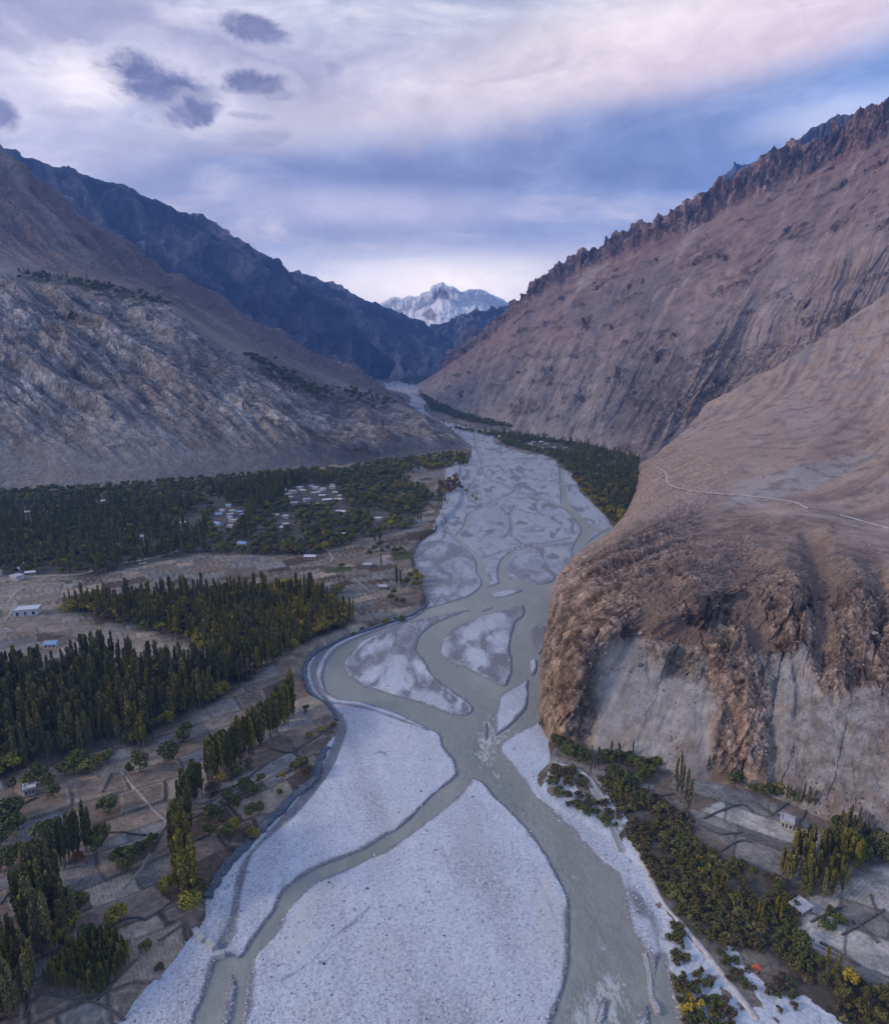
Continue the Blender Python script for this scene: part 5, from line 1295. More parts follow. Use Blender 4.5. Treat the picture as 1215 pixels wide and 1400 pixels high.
slope_trees('left', [(345,487),(370,500),(395,518),(425,532),(450,536)], 130, (7, 4.5), 'broadleaf', ['deep green', 'dark green'], (6, 10), 'on the sloping shelf behind the spur', 4)
slope_trees('left', [(470,533),(500,540),(535,548)], 60, (8, 3), 'broadleaf', ['deep green'], (6, 10), 'on the sloping shelf behind the spur', 5)
slope_trees('near', [(911,590),(916,588),(922,589)], 7, (1.5, .8), 'broadleaf', ['deep green'], (4, 6), 'alone on the shoulder above the far right-bank wood', 6)

for t in TREES:
    px_, py_, d_ = project(np.array((t['x'], t['y'], t['z'])))
    t['px'], t['py'], t['show'] = float(px_), float(py_), F * t['h'] / float(d_)
    t['seen'] = -8 < px_ < 1223 and py_ - t['show'] < 1400
KINDN = {'poplar': ('poplar_tree', 'poplar', 'poplars', 285), 'broadleaf': ('broadleaf_tree', 'tree', 'broadleaf trees', 250), 'shrub': ('shrub', 'shrub', 'shrubs', 200)}
SIZE = {'poplar': (11, 15), 'broadleaf': (4.6, 6.2), 'shrub': (1.7, 2.5)}
def descr(t):
    lo, hi = SIZE[t['kind']]
    sz = 'short' if t['h'] < lo else ('tall' if t['h'] > hi else 'middling')
    cw = {'pale': 'half bare', 'brown': 'dry brown', 'yellow': 'bright yellow', 'orange': 'rusty orange', 'olive': 'yellowish olive', 'dull olive': 'dull olive'}.get(t['col'], t['col'])
    if t['col'] == 'pale' : t['where'] = t['where'].replace('half bare ', '')
    sh = {'poplar': ('slender', 'full', 'thin'), 'broadleaf': ('domed', 'spreading', 'compact'), 'shrub': ('rounded', 'upright', 'sprawling')}[t['kind']][t['shape']]
    n = {'poplar': 'poplar', 'broadleaf': 'leafy tree', 'shrub': 'bush'}[t['kind']]
    return f"{sz} {cw} {n} {t['where']}" if t['kind'] != 'broadleaf' else f"{sh} {cw} tree {t['where']}"
RELS = [('nearest the river', lambda t: math.hypot(0, 0)),]
things = []; rest = []
for kind, (nm, cat, plural, cap) in KINDN.items():
    L = sorted([t for t in TREES if t['kind'] == kind], key=lambda t: -t['show'] if t['seen'] else 1e6)
    pick = [t for t in L[:cap] if t['seen']]
    ids = set(map(id, pick)); rest += [t for t in L if id(t) not in ids]; things += pick
by = {}
for t in things:
    t['lab'] = descr(t); by.setdefault(t['lab'], []).append(t)
ORD = ['first', 'second', 'third', 'fourth', 'fifth', 'sixth', 'seventh', 'eighth', 'ninth', 'tenth', 'eleventh', 'twelfth']
for lab, L in by.items():              # twins are told apart by where they stand among their like
    if len(L) == 1: continue
    L.sort(key=lambda t: t['px'])
    if len(L) == 2:
        if abs(L[0]['px'] - L[1]['px']) > 6: L[0]['lab'], L[1]['lab'] = 'left one of two: ' + lab, 'right one of two: ' + lab
    elif len(L) <= 12:
        for i, t in enumerate(L): t['lab'] = f"{ORD[i]} from left: {lab}"
for t in things:
    nm, cat, plural, cap = KINDN[t['kind']]
    trunk, crown, H = proto(t['kind'], t['col'], t['shape'])
    r = empty(nm, (t['x'], t['y'], t['z']), random.uniform(0, 6.28), t['h'] / H); wd_ = random.uniform(.75, 1.3); r.scale = (t['h'] / H * wd_, t['h'] / H * wd_, t['h'] / H)
    w_ = t['lab'].split()
    if len(w_) > 16: t['lab'] = ' '.join(w_[:16])
    tag(r, t['lab'], cat, t['grp'] or f"{plural} {t['where']}")
    if t['kind'] == 'poplar': r.rotation_euler[0] = random.uniform(-.03, .03); r.rotation_euler[1] = random.uniform(-.03, .03)
    link('trunk', trunk, r); link('crown', crown, r)

# ---- the rest of the woods, too many to count: one object for each kind of growth
def instancer(name, items, protos, label, cat):
    pc = bpy.data.collections.new(name + "_shapes")
    for i, me in enumerate(protos):
        o = bpy.data.objects.new(f"{name}_shape_{i:02d}", me); pc.objects.link(o)
    V = np.array([(t['x'], t['y'], t['z']) for t in items], np.float32)
    me = bpy.data.meshes.new(name); me.vertices.add(len(V)); me.vertices.foreach_set("co", V.ravel()); me.update()
    a = me.attributes.new("pick", 'INT', 'POINT'); a.data.foreach_set("value", np.array([t['i'] for t in items], np.int32))
    a = me.attributes.new("turn", 'FLOAT_VECTOR', 'POINT'); a.data.foreach_set("vector", np.array([t['r'] for t in items], np.float32).ravel())
    a = me.attributes.new("size", 'FLOAT_VECTOR', 'POINT'); a.data.foreach_set("vector", np.array([t['s'] for t in items], np.float32).ravel())
    o = link(name, me); tag(o, label, cat, kind="stuff")
    g = bpy.data.node_groups.new(name, 'GeometryNodeTree')
    g.interface.new_socket('Geometry', in_out='INPUT', socket_type='NodeSocketGeometry'); g.interface.new_socket('Geometry', in_out='OUTPUT', socket_type='NodeSocketGeometry')
    N = g.nodes; gi, go = N.new('NodeGroupInput'), N.new('NodeGroupOutput')
    ci = N.new('GeometryNodeCollectionInfo'); ci.inputs['Collection'].default_value = pc; ci.inputs['Separate Children'].default_value = True; ci.inputs['Reset Children'].default_value = True
    ip = N.new('GeometryNodeInstanceOnPoints'); ip.inputs['Pick Instance'].default_value = True
    def na(n_, t_):
        q = N.new('GeometryNodeInputNamedAttribute'); q.data_type = t_; q.inputs['Name'].default_value = n_; return q.outputs['Attribute']
    g.links.new(gi.outputs[0], ip.inputs['Points']); g.links.new(ci.outputs[0], ip.inputs['Instance'])
    g.links.new(na('pick', 'INT'), ip.inputs['Instance Index']); g.links.new(na('turn', 'FLOAT_VECTOR'), ip.inputs['Rotation']); g.links.new(na('size', 'FLOAT_VECTOR'), ip.inputs['Scale'])
    g.links.new(ip.outputs[0], go.inputs[0])
    md = o.modifiers.new("growth", 'NODES'); md.node_group = g
    return o
def merged(trunk, crown, name):
    nv = len(trunk.vertices)
    V = [tuple(v.co) for v in trunk.vertices] + [tuple(v.co) for v in crown.vertices]
    Fs = [tuple(p.vertices) for p in trunk.polygons] + [tuple(i + nv for i in p.vertices) for p in crown.polygons]
    me = bpy.data.meshes.new(name); me.from_pydata(V, [], Fs); me.materials.append(trunk.materials[0]); me.materials.append(crown.materials[0])
    me.polygons.foreach_set("material_index", [0] * len(trunk.polygons) + [1] * len(crown.polygons)); me.update()
    return me
for kind, nm, lab, cat in (('poplar', 'poplar_woodland', 'dense dark poplar woods crowding the left bank and the foot of the slopes', 'woodland'),
                           ('broadleaf', 'orchard_woodland', 'dark leafy orchards and groves round the villages on both banks', 'woodland'),
                           ('shrub', 'scrub', 'low olive and brown scrub covering the right bank', 'scrub')):
    items = [t for t in rest if t['kind'] == kind]
    keys = sorted(set((kind, t['col'], t['shape']) for t in items)); ms = []
    for k_ in keys: tr, cr, H = proto(*k_); ms.append(merged(tr, cr, nm))
    for t in items:
        t['i'] = keys.index((kind, t['col'], t['shape'])); s_ = t['h'] / proto(kind, t['col'], t['shape'])[2]
        wide = random.uniform(.7, 1.35); t['s'] = (s_ * wide, s_ * wide, s_); t['r'] = (random.uniform(-.04, .04), random.uniform(-.04, .04), random.uniform(0, 6.28))
    instancer(nm, items, ms, lab, cat)
print("TREES", len(TREES), "things", len(things))

# ---- stones on the bars, the scree and the plateau
def stone_mesh(seed, mat):
    rs = np.random.RandomState(seed)
    import bmesh
    bm = bmesh.new(); bmesh.ops.create_icosphere(bm, subdivisions=2, radius=1)
    for v in bm.verts:
        n_ = float(noise3(np.array([v.co.x * 1.3 + seed]), np.array([v.co.y * 1.3]), np.array([v.co.z * 1.3]), seed)[0])
        v.co *= 1 + .45 * n_; v.co.z *= .7; v.co.x *= 1.25
    me = bpy.data.meshes.new("stone"); bm.to_mesh(me); bm.free(); me.materials.append(mat); return me
SM = [simple_mat("stone_pale", (.52, .52, .52), .2, 2), simple_mat("stone_grey", (.32, .33, .35), .25, 2), simple_mat("stone_dark", (.12, .115, .115), .25, 2), simple_mat("stone_tan", (.30, .25, .21), .25, 2), simple_mat("stone_brown", (.13, .10, .085), .25, 2)]
items = []
rs = np.random.RandomState(77)
n = 15000
qx, qy = rs.uniform(150, 960, n), 1400 - 560 * rs.uniform(0, 1, n) ** 1.3
Q = Z(qx, qy, 0); sb_, wd_ = floor_parts(Q[:, 0], Q[:, 1])
m_ = (sb_ < 1) & (wd_ > -1.2); Q = Q[m_]; wd_ = wd_[m_]; qz = floor_z(Q[:, 0], Q[:, 1])
near_edge = (wd_ < 2.5)
for p, z_, ne in zip(Q, qz, near_edge):
    s_ = rs.uniform(.07, .19) * (1 + 1.1 * (rs.rand() < .04))
    items.append(dict(x=p[0], y=p[1], z=z_ + s_ * .3, i=rs.choice(3, p=(.62, .34, .04)), s=(s_,) * 3, r=(0, 0, rs.uniform(0, 6.28))))
instancer("riverbed_stones", items, [stone_mesh(i, SM[i]) for i in range(3)], 'pale and dark cobbles strewn over the gravel bars', 'stones')
items = []
qx, qy, qd = project(GN); cand = np.where((qx.ravel() > 730) & (qx.ravel() < 1240) & (qy.ravel() > 420) & (qy.ravel() < 1160))[0]
pick = rs.choice(cand, 6500)
dens = fbm(GN.reshape(-1, 3)[pick, 0] / 18, GN.reshape(-1, 3)[pick, 1] / 18, 0, 4, 88)
for j, dn in zip(pick, dens):
    if dn < -.05 + .25 * rs.rand(): continue
    p = GN.reshape(-1, 3)[j]; s_ = rs.uniform(.18, .5) * (1 + 1.0 * (rs.rand() < .07))
    items.append(dict(x=p[0], y=p[1], z=p[2] + s_ * .15, i=rs.randint(3), s=(s_,) * 3, r=(rs.uniform(-.4, .4), rs.uniform(-.4, .4), rs.uniform(0, 6.28))))
instancer("boulder_scree", items, [stone_mesh(10 + i, SM[q]) for i, q in enumerate((3, 3, 4))], 'boulders strewn over the scree and the tan plateau of the right slope', 'stones')

# ================================================================== HOUSES, WALLS, TRACKS
M_WHITE = simple_mat("white_plaster", (.52, .52, .54), .1, 1.2); M_MUD = simple_mat("mud_plaster", (.34, .29, .24), .2, 1.2); M_BLUE = simple_mat("blue_sheet_roof", (.22, .34, .50), .12, 1, .5)
M_GREYR = simple_mat("flat_earth_roof", (.42, .41, .42), .2, 1); M_DARK = simple_mat("window_opening", (.03, .035, .04), .2, 1, .3); M_WOOD = simple_mat("old_wood", (.14, .10, .07), .3, 3)
M_STONE = simple_mat("dry_stone", (.11, .103, .09), .45, 2.2, .95, .8, .2); M_PALESTONE = simple_mat("pale_masonry", (.40, .37, .35), .35, 2.5, .95, .7, .15); M_CONC = simple_mat("concrete", (.38, .38, .37), .2, 1.5)
M_BANK = simple_mat("bank_cobbles", (.10, .12, .15), .65, 2.6, .95, .9, .25)
M_PATH = simple_mat("pale_dust", (.46, .42, .38), .2, .8, .95, .3, .05); M_LANE = simple_mat("dry_lane", (.27, .24, .20), .25, .6, .95, .3, .05)
def house_parts(w, d, h, style):
    out = {}
    b = MB(); t = .35                              # walls with the window and door recesses left open in front
    b.box(0, d / 2 - t / 2, h / 2 - .4, w, t, h + .8); b.box(-w / 2 + t / 2, 0, h / 2 - .4, t, d - 2 * t, h + .8); b.box(w / 2 - t / 2, 0, h / 2 - .4, t, d - 2 * t, h + .8)
    y0 = -d / 2 + t / 2; xs = [-w * .32, 0, w * .32]; ww = min(1.3, w * .16)
    b.box(0, y0, h * .86, w, t, h * .28); b.box(0, y0, -.2, w, t, 1.2)
    edges = [-w / 2] + sum([[x - ww / 2, x + ww / 2] for x in xs], []) + [w / 2]
    for a, c in zip(edges[::2], edges[1::2]): b.box((a + c) / 2, y0, (h * .72 + .4) / 2, c - a, t, h * .72 - .4)
    out['wall'] = b
    b = MB(); b.box(0, 0, h + .12, w + .7, d + .7, .24)
    if style == 'parapet':
        for sx, sy, lx, ly in ((0, d / 2 + .2, w + .7, .3), (0, -d / 2 - .2, w + .7, .3), (w / 2 + .2, 0, .3, d + .1), (-w / 2 - .2, 0, .3, d + .1)): b.box(sx, sy, h + .44, lx, ly, .4)
    elif style == 'sheet':
        b = MB(); V = [(-w/2-.5,-d/2-.5,h),(w/2+.5,-d/2-.5,h),(w/2+.5,d/2+.5,h),(-w/2-.5,d/2+.5,h),(-w/2-.5,0,h+d*.22),(w/2+.5,0,h+d*.22)]
        b.add(V, [(3,2,1,0),(0,1,5,4),(2,3,4,5),(1,2,5),(3,0,4)])
    out['roof'] = b
    for k, x in enumerate(xs):
        b = MB()
        if k == 1: b.box(x, y0 + .08, h * .36, ww - .02, .08, h * .72 - .02); out['door'] = b
        else: b.box(x, y0 + .08, h * .36 + .25, ww - .02, .08, h * .72 - .55); out['window%d' % k] = b
    return out
HP = {}
def house_proto(key, w, d, h, style, wallm, roofm):
    ps = house_parts(w, d, h, style)
    HP[key] = [('wall', ps['wall'].mesh('wall', wallm)), ('roof', ps['roof'].mesh('roof', roofm)), ('door', ps['door'].mesh('door', M_WOOD)), ('window', ps['window0'].mesh('window', M_DARK)), ('window', ps['window2'].mesh('window', M_DARK))]
house_proto('white', 9, 6.5, 3.1, 'parapet', M_WHITE, M_GREYR); house_proto('blue', 8, 6, 2.9, 'sheet', M_WHITE, M_BLUE)
house_proto('mud', 8, 7, 2.8, 'parapet', M_MUD, M_GREYR); house_proto('whiteroof', 10, 6, 2.8, 'sheet', M_MUD, M_WHITE); house_proto('hut', 3.0, 2.6, 2.2, 'parapet', M_CONC, M_GREYR)
house_proto('long', 13, 7, 3.6, 'parapet', M_WHITE, M_WHITE)
def house(px, py, key, s, rz, name, label, cat, group=None, z=2.4):
    p = Z(px, py, z); gz = float(floor_z(np.array([p[0]]), np.array([p[1]]))[0])
    r = empty(name, (p[0], p[1], gz), rz, s); tag(r, label, cat, group)
    for n_, me in HP[key]: link(n_, me, r)
    return r
house(38, 840, 'long', 1.0, .25, 'house', 'white flat-roofed house alone on the terraced plots at the left edge', 'house')
house(71, 884, 'blue', .75, .1, 'house', 'small house with a pale blue roof above the left-bank wood', 'house')
house(42, 1086, 'hut', 1.1, .5, 'hut', 'small white hut beside dark orchard trees at the left edge', 'hut')
house(1075, 1130, 'hut', 1.15, -.5, 'hut', 'square flat-roofed hut on the pale threshing plot below the cliff', 'hut', None, .8)
house(1094, 1244, 'mud', .55, .5, 'shed', 'flat grey-roofed shed beside an orange bush on the right bank', 'shed', None, .8)
house(424, 764, 'whiteroof', .8, 0, 'house', 'low white-roofed house at the rim of the plots below the dark forest', 'house')
house(467, 735, 'whiteroof', .9, .3, 'house', 'white-roofed house at the corner of the forest beside the lane', 'house')
house(502, 775, 'mud', .75, .1, 'house', 'mud house between the green plot and the lone poplar', 'house')
house(523, 806, 'mud', .65, .1, 'house', 'mud house on the plots close to the upper bank wall', 'house')
KEYS = {'white': 'white flat-roofed house', 'blue': 'blue-roofed white house', 'mud': 'grey-roofed mud house', 'whiteroof': 'mud house under a white roof'}
def village(poly, n, where, group, seed, z=2.4, smin=.7, smax=1.1):
    rs = np.random.RandomState(seed); P = np.array(poly, float); done = []; tries = 0
    while len(done) < n and tries < 4000:
        tries += 1
        q = rs.uniform(P.min(0), P.max(0))
        if not inside(np.array([q[0]]), np.array([q[1]]), P)[0]: continue
        w = Z(q[0], q[1], z)
        if any(np.hypot(*(w - e)[:2]) < 10.5 for e, *_ in done): continue
        done.append((w, q, list(KEYS)[rs.choice(4, p=(.42, .2, .2, .18))]))
    cnt = {}
    for w, q, k in done: cnt.setdefault(k, []).append(q[0])
    for w, q, k in done:
        L = sorted(cnt[k]); i = L.index(q[0])
        lab = f"{KEYS[k]} {where}"
        if len(L) > 1: lab = f"{ORD[i] if i else 'leftmost'} {lab}" if i == 0 else (f"rightmost {lab}" if i == len(L) - 1 else f"{ORD[i]} {lab}, from left")
        house(q[0], q[1], k, .8 * rs.uniform(smin, smax), rs.uniform(-.5, .5), 'house', lab, 'house', group, z)
village(V1, 22, 'in the upper village below the slope', 'houses of the upper village', 1)
village(V2, 13, 'in the lower village beside the grey scree', 'houses of the lower village', 2)
village(V3, 4, 'in the clearing between the two villages', 'houses in the forest clearing', 3)
village([(-10,772),(40,768),(44,790),(20,800),(-10,798)], 7, 'at the left edge below the dark forest', 'houses at the left edge', 4)
village([(700,602),(760,605),(790,616),(780,622),(720,615)], 10, 'in the far right-bank village', 'houses of the far village', 5, .8)
for hx, hy, hk, hl in ((36,704,'mud','grey-roofed mud house in the small clearing at the far left of the dark forest'),(192,738,'white','white house alone in a clearing inside the dark forest'),(140,688,'mud','mud house alone in the forest close under the left slope'),(466,702,'whiteroof','white-roofed house in the orchard right of the upper village'),(332,746,'blue','blue-roofed house below the lower village'),(517,712,'mud','mud house in the clearing of the right-hand orchards'),(250,718,'mud','mud house on the edge of the grey scree patch in the forest')):
    house(hx, hy, hk, .85, random.uniform(-.4, .4), 'house', hl, 'house')
house(686, 599, 'whiteroof', 1.3, 0, 'house', 'long white-roofed house at the tip of the far right-bank wood', 'house', None, .8)
house(733, 615, 'white', .9, 0, 'house', 'white house at the river edge of the far right-bank wood', 'house', None, .8)

def fl(px, py, z=2.4, dz=0.0):
    p = Z(px, py, z); return np.array((p[0], p[1], float(floor_z(np.array([p[0]]), np.array([p[1]]))[0]) + dz))
def along(pts, step, z, dz=0.0):
    P = smooth_poly(on_floor(pts, z), False, 6); L = np.concatenate([[0], np.cumsum(np.hypot(*np.diff(P, axis=0).T))])
    t = np.linspace(0, L[-1], max(2, int(L[-1] / step))); x, y = np.interp(t, L, P[:, 0]), np.interp(t, L, P[:, 1])
    return np.stack([x, y, floor_z(x, y) + dz], 1)
def field_wall(pts, label,  w=.45, h=.55, z=2.4, mat=None, name='field_wall', cat='wall', step=2.0, group=None):
    b = MB(); b.wall(along(pts, step, z), w, h, .4 if mat is M_BANK else .1); o = b.build(name, mat or M_STONE); tag(o, label, cat, group, 'thing'); return o
for pts, lab in (([(33,1397),(53,1363),(90,1368),(130,1373),(150,1380),(170,1384)], 'dry-stone wall round the grey ploughed plot at the bottom left'),
                 ([(133,1370),(160,1340),(187,1313)], 'dry-stone wall between the young plantation and the sandy plot'),
                 ([(200,1260),(217,1248),(233,1237)], 'short dry-stone wall below the bank poplars, between ploughed strips'),
                 ([(217,1288),(240,1272),(257,1260)], 'dry-stone wall along the brown strip by the river bank'),
                 ([(147,1273),(165,1262),(185,1257),(200,1260)], 'dark terrace wall beside the round yellowish tree'),
                 ([(117,1140),(127,1140),(160,1138),(180,1140),(200,1142)], 'dark terrace wall across the plots above the hedge of small trees'),
                 ([(230,1127),(222,1140),(207,1170)], 'dry-stone wall running down from the fork in the field path'),
                 ([(367,1023),(385,1027),(400,1030),(420,1017),(440,1003),(455,994)], 'hedge-topped field wall between the poplar row and the river bend'),
                 ([(377,1063),(395,1055),(410,1040),(402,1031)], 'curving field wall inside the river bend'),
                 ([(285,1092),(300,1082),(330,1072),(350,1056),(366,1045)], 'long curving wall beside the middle of the poplar row'),
                 ([(140,1085),(147,1070),(153,1058)], 'short overgrown wall beside the diagonal field path'),
                 ([(0,1122),(25,1105),(50,1092)], 'wall beside the small white hut'),
                 ([(0,1240),(12,1225),(18,1210)], 'dark wall at the left edge by the poplar band')):
    field_wall(pts, lab)
for pts, lab in (([(962,1120),(990,1108),(1015,1100),(1028,1110)], 'low wall across the pale plots below the cliff'),
                 ([(1053,1116),(1070,1103),(1078,1098)], 'low wall above the square hut, between pale plots'),
                 ([(1090,1130),(1098,1115),(1103,1106)], 'low wall beside the dark plot under the cliff'),
                 ([(985,1165),(1010,1150),(1028,1152)], 'low wall at the lower edge of the threshing plot'),
                 ([(1150,1280),(1180,1262),(1208,1245)], 'low wall between tan plots at the right edge'),
                 ([(1165,1260),(1185,1275),(1200,1290)], 'low cross wall between tan plots at the right edge'),
                 ([(1108,1262),(1130,1250),(1152,1240)], 'low wall at the upper edge of the right-hand tan plots'),
                 ([(1120,1290),(1150,1305),(1175,1322)], 'low wall below the right-hand tan plots above the leafy edge'),
                 ([(1190,1225),(1197,1245),(1215,1262)], 'short wall at the right edge under the grove'),
                 ([(955,1128),(985,1142),(1015,1138)], 'low wall on the left side of the threshing plot'),
                 ([(1035,1098),(1052,1112),(1075,1116)], 'low wall between the long grey plot and the square hut'),
                 ([(886,1075),(893,1090),(905,1088),(922,1086)], 'low wall at the foot of the brown plot under the scree')):
    field_wall(pts, lab, .5, .5, .8)
# stone embankment along the left bank
BANK = [(582,815),(583,826),(573,834),(560,841),(517,856),(473,871),(437,888),(418,908),(419,934),(431,954),(448,964),(460,984)]
field_wall(BANK, 'long dark stone embankment along the outer river bend', 1.8, 1.0, .6, M_BANK, 'embankment', 'embankment', 1.5)
BANK2 = [(446,1021),(437,1040),(429,1066),(406,1085),(390,1101),(372,1119),(346,1145),(319,1172),(297,1201),(283,1227)]
field_wall(BANK2, 'dark stone embankment below the plots and the poplar row', 2.6, 1.0, .6, M_BANK, 'embankment', 'embankment', 1.5)
field_wall([(880,1303),(883,1312),(886,1325),(888,1345),(891,1366),(897,1376),(899,1388)], 'curved pale masonry wall standing in the shallow edge of the river', 1.1, 1.1, 0, M_PALESTONE, 'river_wall', 'river wall', 1.2)
for q, rz, l, lab in (((272,1281), -.75, 5.5, 'long concrete block at the top of the broken weir'), ((289,1294), -.8, 4.0, 'concrete block in the middle of the broken weir'), ((301,1307), .1, 2.6, 'short concrete block at the water by the broken weir')):
    p = fl(*q, 0); b = MB(); b.box(0, 0, .25, l, 1.5, 1.5, 0, .94); b.box(l * .3, 0, 1.12, l * .3, 1.2, .3, 0, .9); o = b.build('concrete_block', M_CONC); o.location = tuple(p); o.rotation_euler[2] = rz; tag(o, lab, 'concrete block', 'blocks of the broken weir')

def ribbon(name, C, w, mat, kind="structure"):
    C = np.array(C); d = np.gradient(C, axis=0); d[:, 2] = 0; d /= np.linalg.norm(d, axis=1, keepdims=True) + 1e-9
    nn = np.stack([-d[:, 1], d[:, 0], 0 * d[:, 0]], 1); ws = w * (1 + .25 * np.array([random.uniform(-1, 1) for _ in C]))[:, None]
    V = np.stack([C - nn * ws / 2 - (0, 0, .25), C - nn * ws * .42, C + nn * ws * .42, C + nn * ws / 2 - (0, 0, .25)], 1).reshape(-1, 3)
    me = np_mesh(name, V, grid_quads(len(C), 4), mat); o = link(name, me); tag(o, kind=kind); return o
for pts, w in (([(165,1054),(185,1079),(203,1100),(220,1115),(229,1123)], 1.3), ([(182,1272),(182,1298),(200,1313),(218,1329)], 1.0), ([(160,1234),(172,1212),(190,1192),(207,1168)], 1.1), ([(285,1108),(300,1093),(330,1080),(345,1068)], 1.0), ([(440,745),(455,765),(440,772),(415,775)], 2.2)):
    ribbon("footpath", along(pts, 1.2, 2.4, .16), w, M_LANE)
for pts, w in (([(-60,802),(0,796),(60,788),(110,785),(150,773),(200,765),(245,752)], 3.6), ([(8,848),(22,826),(17,817),(30,806),(55,800),(90,797)], 2.6), ([(22,826),(30,835),(50,842)], 2.0)):
    ribbon("dirt_road", along(pts, 2.5, 2.4, .18), w, M_LANE)
ribbon("dirt_road", along([(754,1043),(771,1046),(792,1054),(808,1066),(819,1083),(831,1103),(845,1124),(860,1147),(880,1180),(905,1232),(930,1262),(985,1330),(1035,1395)], 1.5, .7, .15), 1.7, M_PATH)
ch = empty('irrigation_channel', tuple(fl(825, 1110, .8)), 0)
tag(ch, 'straight stone-lined irrigation channel beside the right-bank track', 'channel')
mid = along([(809,1078),(818,1096),(827,1112),(838,1137),(850,1163)], 2.0, .7)
for off in (-.9, .9):
    d_ = np.gradient(mid, axis=0); d_ /= np.linalg.norm(d_, axis=1, keepdims=True); q_ = mid + np.stack([-d_[:, 1], d_[:, 0], 0 * d_[:, 0]], 1) * off
    b = MB(); b.wall(q_ - np.array(ch.location), .4, .45, .1); b.build('channel_wall', M_PALESTONE, ch)
o = ribbon('channel_bed', mid - np.array(ch.location) + (0, 0, .14), 1.5, M_CONC, kind=None); o.parent = ch
# the pale trail across the plateau
for line in ([(893,637),(901,640),(908,645),(912,651),(911,656),(914,661),(920,665),(928,668),(950,672),(975,675),(1000,676.5),(1020,678),(1045,681),(1065,684),(1080,685.5),(1094,690),(1106,697)], [(1146,704),(1165,709),(1190,716),(1215,723),(1240,729)]):
    L = smooth_poly(np.array(line, float), False, 5); C_ = [on_slope('near', a, b_, 1.8) for a, b_ in L]; C_ = np.array([c for c in C_ if c is not None])
    k_ = np.ones(5) / 5; Cp = np.pad(C_, ((2, 2), (0, 0)), 'edge'); C_ = np.stack([np.convolve(Cp[:, i], k_, 'valid') for i in range(3)], 1)
    ribbon("footpath", C_ + (0, 0, .55), 1.9, M_PATH)
# a white car on the lane, an orange tarpaulin on the gravel
p = fl(195, 772, 2.4, .2); car = empty('parked_car', tuple(p), .5); tag(car, 'small white car parked on the dirt road below the dark forest', 'car')
b = MB(); b.box(0, 0, .62, 4.2, 1.75, .62, 0, .96); b.build('body', simple_mat("white_paint", (.78, .78, .78), .04, 1, .35), car)
b = MB(); b.box(-.2, 0, 1.2, 2.3, 1.55, .54, 0, .78); b.build('cabin', M_DARK, car)
for a in (-1, 1):
    for c in (-1, 1):
        b = MB(); b.tube([(a * 1.3, c * .82 - .1, .33), (a * 1.3, c * .82 + .1, .33)], [.33, .33], 12); b.build('wheel', M_DARK, car)
p = fl(1034, 1325, .6); b = MB(); b.add([(-1.0,-.7,0),(1.1,-.6,0),(1.0,.8,0),(-.9,.7,0),(-.5,-.25,.7),(.5,-.2,.85),(.55,.3,.75),(-.4,.3,.6),(0,0,.95)],
    [(0,1,5,4),(1,2,6,5),(2,3,7,6),(3,0,4,7),(4,5,8),(5,6,8),(6,7,8),(7,4,8)])
o = b.build('tarpaulin', simple_mat("orange_canvas", (.62, .12, .05), .15, 2)); o.location = tuple(p); tag(o, 'bright orange tarpaulin over a heap on the gravel by the thicket', 'tarpaulin')
# ================================================================== SKY, LIGHT, AIR
SUN_EL, SUN_AZ = math.radians(25), math.radians(-104)      # azimuth from +Y, negative = left of the view
world = bpy.data.worlds.new("World"); scene.world = world; world.use_nodes = True
nt = NT(world.node_tree)
bg = world.node_tree.nodes['Background']
sky = nt.new('ShaderNodeTexSky', sky_type='NISHITA')
sky.sun_disc = False; sky.sun_elevation = SUN_EL; sky.sun_rotation = SUN_AZ
sky.altitude = 2500; sky.air_density = 1.2; sky.dust_density = .6; sky.ozone_density = 2.5
dirv = nt.vm('NORMALIZE', nt.new('ShaderNodeTexCoord').outputs['Generated'])
sep = nt.new('ShaderNodeSeparateXYZ'); nt.put(sep.inputs[0], dirv)
dx, dy, dz = sep.outputs
az = nt.m('ARCTAN2', dx, dy); el = nt.m('ARCSINE', dz)
den = nt.m('ADD', nt.m('MAXIMUM', dz, 0.0), .16)
cmb = nt.new('ShaderNodeCombineXYZ')
nt.put(cmb.inputs[0], nt.m('DIVIDE', dx, den)); nt.put(cmb.inputs[1], nt.m('DIVIDE', dy, den))
pl_ = cmb.outputs[0]
c2 = nt.new('ShaderNodeCombineXYZ'); nt.put(c2.inputs[0], az); nt.put(c2.inputs[1], el); ae = c2.outputs[0]
mp = nt.new('ShaderNodeMapping'); nt.put(mp.inputs[0], pl_); mp.inputs['Rotation'].default_value = (0, 0, .5); mp.inputs['Scale'].default_value = (.55, 1.5, 1)
n_str = nt.noise(mp.outputs[0], 1.3, 8, .6, .5)
mp2 = nt.new('ShaderNodeMapping'); nt.put(mp2.inputs[0], ae); mp2.inputs['Rotation'].default_value = (0, 0, -.18); mp2.inputs['Scale'].default_value = (4.0, 13.0, 1)
n_wisp = nt.noise(mp2.outputs[0], 1.3, 7, .6, .7)
n_puff = nt.noise(nt.scale(ae, 1, 1.6, 1), 17.0, 8, .68, .5)
n_big = nt.noise(ae, 4.5, 5, .55, .3)
def ang(px, py):
    a, b_, c = ray(px, py); return math.atan2(a, b_), math.atan2(c, math.hypot(a, b_))
